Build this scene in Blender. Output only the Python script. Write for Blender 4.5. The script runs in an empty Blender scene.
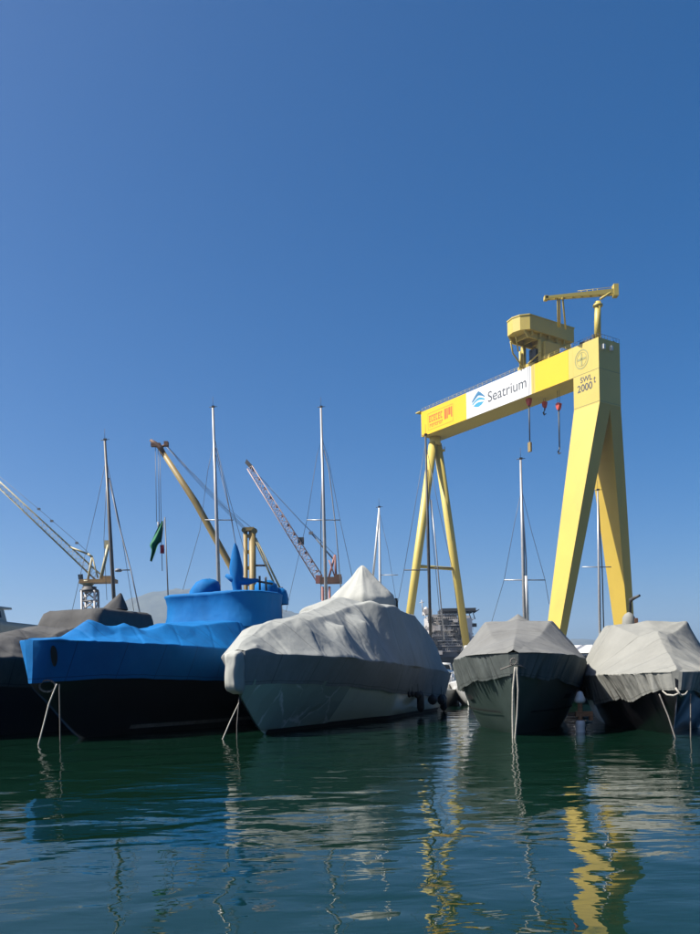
import bpy, bmesh, math, random
import numpy as np
from mathutils import Vector, Matrix, noise

random.seed(7)
R = math.radians
sc = bpy.context.scene
COL = sc.collection

# ------------------------------------------------------------------ camera model
W0, H0 = 700.0, 934.0
F = 850.0            # focal length in photo pixels
HX, HY = 350.0, 678.0
ROLL = 0.020
CH = 2.0             # eye height above the water

def ray(px, py):
    dx, dy = px - HX, py - HY
    c, s = math.cos(ROLL), math.sin(ROLL)
    return ((dx * c - dy * s) / F, -(dx * s + dy * c) / F)

def P(px, py, Y):
    a, b = ray(px, py)
    return Vector((a * Y, Y, CH + b * Y))

cam_d = bpy.data.cameras.new('camera')
cam = bpy.data.objects.new('camera', cam_d)
COL.objects.link(cam)
cam_d.sensor_fit = 'VERTICAL'
cam_d.sensor_height = 36.0
cam_d.lens = F / H0 * 36.0
cam_d.shift_y = (HY - H0 / 2) / H0
cam_d.clip_end = 30000
cam_d.clip_start = 0.1
cam.matrix_world = Matrix.Translation((0, 0, CH)) @ Matrix.Rotation(R(90), 4, 'X') @ Matrix.Rotation(-ROLL, 4, 'Z')
sc.camera = cam

# ------------------------------------------------------------------ materials
def nodes_of(name):
    m = bpy.data.materials.new(name)
    m.use_nodes = True
    nt = m.node_tree
    return m, nt, nt.nodes['Principled BSDF']

def mat(name, col, rough=0.6, metal=0.0, var=0.15, scale=3.0, bump=0.0, bscale=30.0, spec=0.5, coat=0.0, stretch=(1, 1, 1), dirt=None, dscale=0.6, damt=0.5, cloth=0.0):
    m, nt, b = nodes_of(name)
    L = nt.links
    tc = nt.nodes.new('ShaderNodeTexCoord')
    mp = nt.nodes.new('ShaderNodeMapping')
    mp.inputs['Scale'].default_value = stretch
    L.new(tc.outputs['Object'], mp.inputs['Vector'])
    n = nt.nodes.new('ShaderNodeTexNoise')
    n.inputs['Scale'].default_value = scale
    n.inputs['Detail'].default_value = 6
    n.inputs['Roughness'].default_value = 0.6
    L.new(mp.outputs[0], n.inputs['Vector'])
    rp = nt.nodes.new('ShaderNodeValToRGB')
    lo = tuple(max(0, c * (1 - var)) for c in col) + (1,)
    hi = tuple(min(1, c * (1 + var)) for c in col) + (1,)
    rp.color_ramp.elements[0].position = 0.3
    rp.color_ramp.elements[1].position = 0.7
    rp.color_ramp.elements[0].color = lo
    rp.color_ramp.elements[1].color = hi
    L.new(n.outputs['Fac'], rp.inputs['Fac'])
    out = rp.outputs['Color']
    if dirt:
        n2 = nt.nodes.new('ShaderNodeTexNoise')
        n2.inputs['Scale'].default_value = dscale
        n2.inputs['Detail'].default_value = 8
        n2.inputs['Roughness'].default_value = 0.7
        mp2 = nt.nodes.new('ShaderNodeMapping')
        mp2.inputs['Scale'].default_value = (1, 1, 0.35)
        L.new(tc.outputs['Object'], mp2.inputs['Vector'])
        L.new(mp2.outputs[0], n2.inputs['Vector'])
        r2 = nt.nodes.new('ShaderNodeValToRGB')
        r2.color_ramp.elements[0].position = 0.52
        r2.color_ramp.elements[1].position = 0.72
        r2.color_ramp.elements[0].color = (0, 0, 0, 1)
        r2.color_ramp.elements[1].color = (damt, damt, damt, 1)
        L.new(n2.outputs['Fac'], r2.inputs['Fac'])
        mx = nt.nodes.new('ShaderNodeMix')
        mx.data_type = 'RGBA'
        L.new(r2.outputs['Color'], mx.inputs['Factor'])
        L.new(out, mx.inputs[6])
        mx.inputs[7].default_value = tuple(dirt) + (1,)
        out = mx.outputs[2]
    L.new(out, b.inputs['Base Color'])
    b.inputs['Roughness'].default_value = rough
    b.inputs['Metallic'].default_value = metal
    b.inputs['Specular IOR Level'].default_value = spec
    b.inputs['Coat Weight'].default_value = coat
    if bump:
        n3 = nt.nodes.new('ShaderNodeTexNoise')
        n3.inputs['Scale'].default_value = bscale
        n3.inputs['Detail'].default_value = 4
        L.new(mp.outputs[0], n3.inputs['Vector'])
        bp = nt.nodes.new('ShaderNodeBump')
        bp.inputs['Strength'].default_value = 1.0
        bp.inputs['Distance'].default_value = bump
        L.new(n3.outputs['Fac'], bp.inputs['Height'])
        L.new(bp.outputs[0], b.inputs['Normal'])
        if cloth:
            prev = None
            nd = nt.nodes.new('ShaderNodeTexNoise'); nd.inputs['Scale'].default_value = 0.7; nd.inputs['Detail'].default_value = 2
            L.new(tc.outputs['Object'], nd.inputs['Vector'])
            mv = nt.nodes.new('ShaderNodeMix'); mv.data_type = 'RGBA'; mv.inputs['Factor'].default_value = 0.35
            L.new(tc.outputs['Object'], mv.inputs[6]); L.new(nd.outputs['Color'], mv.inputs[7])
            for k_, (st, fs_, am_) in enumerate((((1.0, .45, .7), 1.0, 1.0), ((.5, 1.0, .55), 2.1, 0.5), ((1, 1, .5), 4.5, 0.16))):
                mq = nt.nodes.new('ShaderNodeMapping'); mq.inputs['Scale'].default_value = st; mq.inputs['Rotation'].default_value = (0.4 * k_, 0.3, 0.7 - k_)
                L.new(mv.outputs[2], mq.inputs['Vector'])
                vo_ = nt.nodes.new('ShaderNodeTexVoronoi'); vo_.feature = 'DISTANCE_TO_EDGE'; vo_.inputs['Scale'].default_value = fs_
                L.new(mq.outputs[0], vo_.inputs['Vector'])
                mm_ = nt.nodes.new('ShaderNodeMath'); mm_.operation = 'MULTIPLY_ADD'; mm_.inputs[1].default_value = am_
                L.new(vo_.outputs['Distance'], mm_.inputs[0])
                if prev is not None: L.new(prev, mm_.inputs[2])
                else: mm_.inputs[2].default_value = 0.0
                prev = mm_.outputs[0]
            at = nt.nodes.new('ShaderNodeAttribute'); at.attribute_name = 'along'
            fr = nt.nodes.new('ShaderNodeMath'); fr.operation = 'PINGPONG'; fr.inputs[1].default_value = 0.85
            L.new(at.outputs['Fac'], fr.inputs[0])
            ls = nt.nodes.new('ShaderNodeMath'); ls.operation = 'GREATER_THAN'; ls.inputs[1].default_value = 0.832
            L.new(fr.outputs[0], ls.inputs[0])
            ah = nt.nodes.new('ShaderNodeAttribute'); ah.attribute_name = 'hem'
            h1_ = nt.nodes.new('ShaderNodeMath'); h1_.operation = 'COMPARE'; h1_.inputs[1].default_value = 0.90; h1_.inputs[2].default_value = 0.014
            L.new(ah.outputs['Fac'], h1_.inputs[0])
            mxs = nt.nodes.new('ShaderNodeMath'); mxs.operation = 'MAXIMUM'; L.new(ls.outputs[0], mxs.inputs[0]); L.new(h1_.outputs[0], mxs.inputs[1])
            dk = nt.nodes.new('ShaderNodeMix'); dk.data_type = 'RGBA'; dk.blend_type = 'MULTIPLY'
            fa_ = nt.nodes.new('ShaderNodeMath'); fa_.operation = 'MULTIPLY'; fa_.inputs[1].default_value = 0.42; L.new(mxs.outputs[0], fa_.inputs[0])
            L.new(fa_.outputs[0], dk.inputs['Factor']); L.new(out, dk.inputs[6]); dk.inputs[7].default_value = (0.1, 0.1, 0.1, 1)
            L.new(dk.outputs[2], b.inputs['Base Color'])
            b2 = nt.nodes.new('ShaderNodeBump'); b2.inputs['Distance'].default_value = cloth; b2.inputs['Strength'].default_value = 1.0; b2.invert = True
            L.new(prev, b2.inputs['Height']); L.new(bp.outputs[0], b2.inputs['Normal']); L.new(b2.outputs[0], b.inputs['Normal'])
    return m

M = {}
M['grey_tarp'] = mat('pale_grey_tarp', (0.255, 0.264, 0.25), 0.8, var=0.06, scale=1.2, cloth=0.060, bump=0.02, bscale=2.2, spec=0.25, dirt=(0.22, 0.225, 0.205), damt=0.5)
M['skirt_shade'] = mat('shade_darkened_grey_tarp', (0.20, 0.212, 0.212), 0.8, var=0.08, scale=1.2, cloth=0.050, bump=0.02, bscale=2.2, spec=0.2, dirt=(0.12, 0.13, 0.13), damt=0.5)  # grey tarp again, with the shade of the flared skirt darkened into its colour
M['peak_tarp'] = mat('white_grey_tarp', (0.32, 0.325, 0.30), 0.75, var=0.05, scale=1.2, cloth=0.070, bump=0.015, bscale=2.6, spec=0.25)
M['blue_tarp'] = mat('blue_tarp', (0.0, 0.108, 0.31), 0.75, var=0.10, scale=1.0, cloth=0.055, bump=0.012, bscale=2.0, spec=0.2, dirt=(0.004, 0.085, 0.25), damt=0.5)
M['char_tarp'] = mat('charcoal_tarp', (0.066, 0.066, 0.066), 0.85, var=0.12, scale=1.5, cloth=0.080, bump=0.015, bscale=2.2, spec=0.15, dirt=(0.09, 0.088, 0.084), damt=0.5)
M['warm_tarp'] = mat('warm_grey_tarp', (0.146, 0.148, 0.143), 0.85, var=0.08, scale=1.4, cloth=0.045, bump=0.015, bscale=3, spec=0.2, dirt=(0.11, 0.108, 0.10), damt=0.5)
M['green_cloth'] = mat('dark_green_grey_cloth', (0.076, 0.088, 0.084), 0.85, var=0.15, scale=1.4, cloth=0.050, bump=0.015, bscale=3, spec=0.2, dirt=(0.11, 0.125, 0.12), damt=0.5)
M['cream_tarp'] = mat('cream_grey_tarp', (0.205, 0.206, 0.188), 0.85, var=0.07, scale=1.2, cloth=0.070, bump=0.018, bscale=2.6, spec=0.2, dirt=(0.15, 0.147, 0.128), damt=0.4)
M['white_hull'] = mat('grey_white_hull_paint', (0.44, 0.53, 0.44), 0.3, var=0.05, scale=0.8, coat=0.3, dirt=(0.27, 0.33, 0.26), damt=0.5)
M['black_hull'] = mat('black_hull_paint', (0.008, 0.008, 0.010), 0.3, var=0.2, scale=0.8, coat=0.2)
M['navy_hull'] = mat('navy_hull_paint', (0.006, 0.009, 0.02), 0.3, var=0.2, scale=0.8, coat=0.2)
M['green_hull'] = mat('dark_green_hull_paint', (0.045, 0.062, 0.057), 0.35, var=0.2, scale=0.8, dirt=(0.055, 0.075, 0.068), damt=0.6, coat=0.2)
M['antifoul'] = mat('dark_bottom_paint', (0.012, 0.014, 0.014), 0.6)
M['stripe'] = mat('faded_boot_stripe', (0.16, 0.15, 0.14), 0.6, var=0.3, scale=4)
M['white_paint'] = mat('white_gelcoat', (0.55, 0.55, 0.53), 0.3, var=0.05, coat=0.3)
M['cream_paint'] = mat('cream_gelcoat', (0.36, 0.345, 0.28), 0.35, var=0.06)
M['glass'] = mat('dark_window_glass', (0.012, 0.014, 0.016), 0.06, var=0.1)
M['black'] = mat('black_rubber', (0.010, 0.010, 0.011), 0.6, var=0.2)
M['alu'] = mat('mast_aluminium', (0.34, 0.34, 0.34), 0.38, metal=0.35, var=0.08)
M['dark_alu'] = mat('dark_mast_paint', (0.10, 0.095, 0.09), 0.45, metal=0.2, var=0.1)
M['wire'] = mat('rigging_wire', (0.13, 0.14, 0.16), 0.5, metal=0.4)
M['rope'] = mat('mooring_rope', (0.30, 0.285, 0.25), 0.9, var=0.25, scale=20)
M['rope_dark'] = mat('weathered_rope', (0.13, 0.12, 0.11), 0.9, var=0.3, scale=20)
M['gantry'] = mat('pale_yellow_crane_paint', (0.50, 0.39, 0.088), 0.5, var=0.05, scale=0.12, dirt=(0.40, 0.29, 0.08), dscale=0.14, damt=0.5)
M['leg_yellow'] = mat('strong_yellow_crane_paint', (0.46, 0.325, 0.044), 0.5, var=0.05, scale=0.12, dirt=(0.34, 0.24, 0.045), dscale=0.12, damt=0.5)
M['vivid'] = mat('vivid_yellow_crane_paint', (0.68, 0.42, 0.004), 0.5, var=0.03, scale=0.2)
M['banner'] = mat('white_banner_paint', (0.60, 0.60, 0.60), 0.5, var=0.02, scale=0.2)
M['letter'] = mat('dark_grey_lettering', (0.05, 0.06, 0.075), 0.6)
M['logo_dark'] = mat('deep_blue_logo', (0.02, 0.14, 0.28), 0.6)
M['logo_light'] = mat('light_blue_logo', (0.03, 0.26, 0.42), 0.6)
M['red_sign'] = mat('orange_red_lettering', (0.50, 0.10, 0.012), 0.6)
M['orange_sign'] = mat('orange_lettering', (0.55, 0.20, 0.01), 0.6)
M['emblem'] = mat('faded_green_emblem', (0.27, 0.27, 0.10), 0.6)
M['hook_red'] = mat('red_hook_paint', (0.45, 0.05, 0.03), 0.5, var=0.2)
M['steel_dark'] = mat('dark_steel', (0.045, 0.045, 0.045), 0.6, var=0.3)
M['cream_crane'] = mat('cream_crane_paint', (0.42, 0.37, 0.22), 0.55, var=0.2, scale=0.5, dirt=(0.18, 0.12, 0.06), dscale=0.5, damt=0.7)
M['ochre'] = mat('ochre_crane_paint', (0.25, 0.175, 0.055), 0.55, var=0.15, scale=0.4, dirt=(0.12, 0.08, 0.03), dscale=0.3, damt=0.7)
M['deck_ochre'] = mat('rusty_ochre_deck_paint', (0.26, 0.15, 0.05), 0.6, var=0.3, scale=0.5)
M['rust'] = mat('rusty_brown_steel', (0.12, 0.058, 0.032), 0.7, var=0.3, scale=0.5)
M['red_crane'] = mat('faded_red_crane_paint', (0.24, 0.10, 0.085), 0.6, var=0.2, scale=0.3)
M['pink_crane'] = mat('faded_white_crane_paint', (0.36, 0.27, 0.26), 0.6, var=0.15, scale=0.3)
M['ship_white'] = mat('ship_white_paint', (0.42, 0.40, 0.38), 0.6, var=0.15, scale=0.3, dirt=(0.2, 0.12, 0.09), dscale=0.2, damt=0.7)
M['ship_grey'] = mat('ship_grey_paint', (0.15, 0.16, 0.18), 0.6, var=0.2, scale=0.3)
M['ship_dark'] = mat('ship_dark_hull', (0.03, 0.032, 0.036), 0.6, var=0.3, scale=0.3)
M['flag'] = mat('dark_green_flag', (0.008, 0.12, 0.055), 0.8, var=0.3, scale=3)
M['flag_red'] = mat('red_pennant', (0.35, 0.02, 0.03), 0.8)
M['concrete'] = mat('quay_concrete', (0.22, 0.21, 0.2), 0.85, var=0.2, scale=0.2)
M['hill'] = mat('forested_hillside', (0.052, 0.055, 0.04), 0.9, var=0.45, scale=0.012)
M['wood'] = mat('weathered_brown_timber', (0.22, 0.105, 0.05), 0.8, var=0.3, scale=3, stretch=(1, 1, 6))

# crumpled clear sheet on the grey boat's bow
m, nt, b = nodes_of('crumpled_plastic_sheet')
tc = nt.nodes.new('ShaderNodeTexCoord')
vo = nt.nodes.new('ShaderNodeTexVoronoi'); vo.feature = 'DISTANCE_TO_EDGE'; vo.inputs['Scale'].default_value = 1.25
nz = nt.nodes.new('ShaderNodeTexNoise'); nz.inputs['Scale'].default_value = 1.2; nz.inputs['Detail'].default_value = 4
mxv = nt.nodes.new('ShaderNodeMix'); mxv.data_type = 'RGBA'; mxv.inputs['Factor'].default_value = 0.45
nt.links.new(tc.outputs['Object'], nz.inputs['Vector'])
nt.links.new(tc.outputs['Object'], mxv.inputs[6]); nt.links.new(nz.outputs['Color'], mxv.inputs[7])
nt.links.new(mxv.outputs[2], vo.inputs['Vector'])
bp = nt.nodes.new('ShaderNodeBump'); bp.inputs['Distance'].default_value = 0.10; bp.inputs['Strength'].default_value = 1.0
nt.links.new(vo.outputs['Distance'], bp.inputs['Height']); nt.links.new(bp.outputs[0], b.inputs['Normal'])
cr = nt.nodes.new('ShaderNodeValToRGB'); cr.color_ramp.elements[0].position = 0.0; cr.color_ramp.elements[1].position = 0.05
cr.color_ramp.elements[0].color = (0.60, 0.64, 0.60, 1); cr.color_ramp.elements[1].color = (0.30, 0.37, 0.30, 1)  # pale cell edges: bright reflections along the creases, painted into the colour
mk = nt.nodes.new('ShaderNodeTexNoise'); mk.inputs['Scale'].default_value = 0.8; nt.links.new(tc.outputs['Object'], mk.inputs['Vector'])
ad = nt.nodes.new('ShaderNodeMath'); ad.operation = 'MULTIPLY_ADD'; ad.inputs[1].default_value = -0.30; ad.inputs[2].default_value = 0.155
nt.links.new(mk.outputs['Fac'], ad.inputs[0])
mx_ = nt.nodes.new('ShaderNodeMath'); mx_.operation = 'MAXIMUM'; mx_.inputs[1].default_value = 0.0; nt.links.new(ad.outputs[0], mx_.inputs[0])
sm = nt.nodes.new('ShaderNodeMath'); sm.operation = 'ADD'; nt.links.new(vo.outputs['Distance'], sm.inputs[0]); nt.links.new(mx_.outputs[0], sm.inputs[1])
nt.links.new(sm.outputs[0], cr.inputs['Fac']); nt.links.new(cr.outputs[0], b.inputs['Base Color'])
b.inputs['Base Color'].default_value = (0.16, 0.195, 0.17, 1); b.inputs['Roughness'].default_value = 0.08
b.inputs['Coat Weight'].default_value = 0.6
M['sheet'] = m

# water: dark green-blue body, real ripples as bump
m, nt, b = nodes_of('harbour_water')
geo = nt.nodes.new('ShaderNodeNewGeometry')
def wnoise(scale, sx, sy, detail, rough=0.5, dist=0.0, rot=0.0):
    mp = nt.nodes.new('ShaderNodeMapping'); mp.inputs['Scale'].default_value = (sx, sy, 1); mp.inputs['Rotation'].default_value = (0, 0, rot)
    nt.links.new(geo.outputs['Position'], mp.inputs['Vector'])
    n = nt.nodes.new('ShaderNodeTexNoise'); n.inputs['Scale'].default_value = scale; n.inputs['Detail'].default_value = detail
    n.inputs['Roughness'].default_value = rough; n.inputs['Distortion'].default_value = dist
    nt.links.new(mp.outputs[0], n.inputs['Vector']); return n.outputs['Fac']
def math_node(op, a, bb):
    n = nt.nodes.new('ShaderNodeMath'); n.operation = op
    for i, v in enumerate((a, bb)):
        if isinstance(v, (int, float)): n.inputs[i].default_value = v
        else: nt.links.new(v, n.inputs[i])
    return n.outputs[0]
h1 = wnoise(0.62, 0.85, 1.0, 2, 0.45, 0.5, 0.18)
h2 = wnoise(2.1, 0.5, 1.0, 3, 0.55, 0.3, -0.12)
h3 = wnoise(0.14, 1.0, 1.0, 1, 0.5, 0.0, 0.3)
patch = wnoise(0.06, 0.5, 1.3, 2, 0.5)
hh = math_node('ADD', math_node('MULTIPLY', h1, 1.0), math_node('MULTIPLY', math_node('MULTIPLY', h2, patch), 0.42))
hh = math_node('ADD', hh, math_node('MULTIPLY', h3, 0.7))
bp = nt.nodes.new('ShaderNodeBump'); bp.inputs['Strength'].default_value = 1.0; bp.inputs['Distance'].default_value = 0.060
nt.links.new(hh, bp.inputs['Height']); nt.links.new(bp.outputs[0], b.inputs['Normal'])
b.inputs['Base Color'].default_value = (0.0026, 0.0150, 0.0088, 1)
b.inputs['Roughness'].default_value = 0.02; b.inputs['IOR'].default_value = 1.285
M['water'] = m

# ------------------------------------------------------------------ object helpers
def props(o, label=None, cat=None, group=None, kind=None):
    if label: o['label'] = label
    if cat: o['category'] = cat
    if group: o['group'] = group
    if kind: o['kind'] = kind
    return o

def thing(name, loc, label, cat, group=None):
    o = bpy.data.objects.new(name, None); COL.objects.link(o)
    o.location = loc; o.empty_display_size = 0.3
    return props(o, label, cat, group)

def origin_of(o):
    v = Vector((0, 0, 0))
    while o is not None:
        v = v + o.location; o = o.parent
    return v

class MB:
    def __init__(self): self.v = []; self.f = []; self.s = []
    def add(self, vs, fs, smooth=False):
        k = len(self.v)
        self.v += [tuple(x) for x in vs]
        self.f += [tuple(i + k for i in f) for f in fs]
        self.s += [smooth] * len(fs)
        return self
    def box(self, c, size, ax=(1, 0, 0), ay=(0, 1, 0), az=(0, 0, 1)):
        c = Vector(c); ax, ay, az = Vector(ax), Vector(ay), Vector(az)
        a, b_, d = size[0] / 2, size[1] / 2, size[2] / 2
        vs = [c + ax * (i * a) + ay * (j * b_) + az * (k * d) for i in (-1, 1) for j in (-1, 1) for k in (-1, 1)]
        return self.add(vs, [(0, 1, 3, 2), (4, 6, 7, 5), (0, 4, 5, 1), (2, 3, 7, 6), (0, 2, 6, 4), (1, 5, 7, 3)])
    def hexa(self, lo, hi):          # two rings of four points
        return self.add(list(lo) + list(hi), [(3, 2, 1, 0), (4, 5, 6, 7), (0, 1, 5, 4), (1, 2, 6, 5), (2, 3, 7, 6), (3, 0, 4, 7)])
    def tube(self, p0, p1, r0, r1=None, n=8):
        r1 = r0 if r1 is None else r1
        return self.path([p0, p1], [r0, r1], n)
    def path(self, pts, rs, n=8):
        pts = [Vector(p) for p in pts]
        if isinstance(rs, (int, float)): rs = [rs] * len(pts)
        rings = []
        for i, p in enumerate(pts):
            d = (pts[min(i + 1, len(pts) - 1)] - pts[max(i - 1, 0)]).normalized()
            up = Vector((0, 0, 1)) if abs(d.z) < 0.95 else Vector((1, 0, 0))
            x = d.cross(up).normalized(); y = x.cross(d).normalized()
            rings.append([p + (x * math.cos(t) + y * math.sin(t)) * rs[i] for t in [2 * math.pi * k / n for k in range(n)]])
        vs = [q for r in rings for q in r]
        fs = []
        for i in range(len(pts) - 1):
            for k in range(n):
                a = i * n + k; b_ = i * n + (k + 1) % n
                fs.append((a, b_, b_ + n, a + n))
        self.add(vs, fs, True)
        k0 = len(self.v) - len(vs)
        self.f += [tuple(k0 + i for i in range(n - 1, -1, -1)), tuple(k0 + (len(pts) - 1) * n + i for i in range(n))]
        self.s += [False, False]
        return self
    def lathe(self, c, prof, n=20, sx=1.0, sy=1.0):   # prof: (r, z)
        c = Vector(c); vs = []; fs = []
        for r, z in prof:
            for k in range(n):
                t = 2 * math.pi * k / n
                vs.append(c + Vector((r * sx * math.cos(t), r * sy * math.sin(t), z)))
        for i in range(len(prof) - 1):
            for k in range(n):
                a = i * n + k; b_ = i * n + (k + 1) % n
                fs.append((a, b_, b_ + n, a + n))
        fs.append(tuple(range(n - 1, -1, -1))); fs.append(tuple((len(prof) - 1) * n + k for k in range(n)))
        return self.add(vs, fs, True)
    def prism(self, pts, d):         # planar outline pushed along d
        n = len(pts); pts = [Vector(p) for p in pts]; d = Vector(d)
        vs = pts + [p + d for p in pts]
        fs = [tuple(range(n - 1, -1, -1)), tuple(range(n, 2 * n))] + [(i, (i + 1) % n, n + (i + 1) % n, n + i) for i in range(n)]
        return self.add(vs, fs)
    def grid(self, G, smooth=True, caps=False):        # G: array (n, m, 3)
        n, m_ = G.shape[:2]
        fs = [(i * m_ + j, (i + 1) * m_ + j, (i + 1) * m_ + j + 1, i * m_ + j + 1) for i in range(n - 1) for j in range(m_ - 1)]
        self.add(G.reshape(-1, 3).tolist(), fs, smooth)
        if caps:
            k0 = len(self.v) - n * m_
            self.f += [tuple(k0 + j for j in range(m_)), tuple(k0 + (n - 1) * m_ + j for j in range(m_ - 1, -1, -1))]
            self.s += [False, False]
        return self
    def lattice(self, p0, p1, w0, w1, bays, r, side=None, rd=None):
        p0, p1 = Vector(p0), Vector(p1); d = (p1 - p0).normalized()
        side = Vector(side) if side is not None else d.cross(Vector((0, 0, 1))).normalized()
        up = side.cross(d).normalized(); rd = rd or r * 0.6
        cs = [(1, 1), (1, -1), (-1, -1), (-1, 1)]
        def pt(i, q):
            t = i / bays; w = (w0 + (w1 - w0) * t) / 2
            return p0.lerp(p1, t) + side * (q[0] * w) + up * (q[1] * w)
        for q in cs: self.tube(pt(0, q), pt(bays, q), r, r, 5)
        for i in range(bays):
            for k in range(4):
                a, b_ = cs[k], cs[(k + 1) % 4]
                self.tube(pt(i, a), pt(i + 1, b_) if i % 2 else pt(i + 1, b_), rd, rd, 4)
                self.tube(pt(i + 1, a), pt(i + 1, b_), rd, rd, 4)
        return self
    def build(self, name, material, parent=None, label=None):
        o0 = origin_of(parent) if parent is not None else Vector((0, 0, 0))
        me = bpy.data.meshes.new(name)
        me.from_pydata([(x - o0.x, y - o0.y, z - o0.z) for x, y, z in self.v], [], self.f)
        me.polygons.foreach_set('use_smooth', self.s)
        me.update()
        bm = bmesh.new(); bm.from_mesh(me); bmesh.ops.recalc_face_normals(bm, faces=bm.faces); bm.to_mesh(me); bm.free()
        o = bpy.data.objects.new(name, me); COL.objects.link(o)
        me.materials.append(material)
        o.parent = parent
        if label: o['label'] = label
        return o

def recentre(o):
    """top-level single mesh: put its origin at its base"""
    vs = [v.co for v in o.data.vertices]
    c = Vector((sum(v.x for v in vs) / len(vs), sum(v.y for v in vs) / len(vs), min(v.z for v in vs)))
    for v in o.data.vertices: v.co -= c
    o.location = c
    return o

# ------------------------------------------------------------------ smooth tables
def pchip(xs, ys, x):
    xs, ys, x = np.asarray(xs, float), np.asarray(ys, float), np.asarray(x, float)
    h = np.diff(xs); d = np.diff(ys) / h
    m_ = np.zeros(len(xs)); m_[0], m_[-1] = d[0], d[-1]
    for i in range(1, len(xs) - 1):
        if d[i - 1] * d[i] > 0:
            w1, w2 = 2 * h[i] + h[i - 1], h[i] + 2 * h[i - 1]
            m_[i] = (w1 + w2) / (w1 / d[i - 1] + w2 / d[i])
    k = np.clip(np.searchsorted(xs, x) - 1, 0, len(h) - 1)
    t = np.clip((x - xs[k]) / h[k], 0, 1)
    return ((2 * t**3 - 3 * t**2 + 1) * ys[k] + (t**3 - 2 * t**2 + t) * h[k] * m_[k] + (-2 * t**3 + 3 * t**2) * ys[k + 1] + (t**3 - t**2) * h[k] * m_[k + 1])

def smooth_axis(A, axis, n):
    for _ in range(n):
        B = A.copy()
        sl = [slice(None)] * A.ndim
        a, b_, c = sl[:], sl[:], sl[:]
        a[axis] = slice(0, -2); b_[axis] = slice(1, -1); c[axis] = slice(2, None)
        B[tuple(b_)] = 0.25 * A[tuple(a)] + 0.5 * A[tuple(b_)] + 0.25 * A[tuple(c)]
        A = B
    return A

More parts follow.
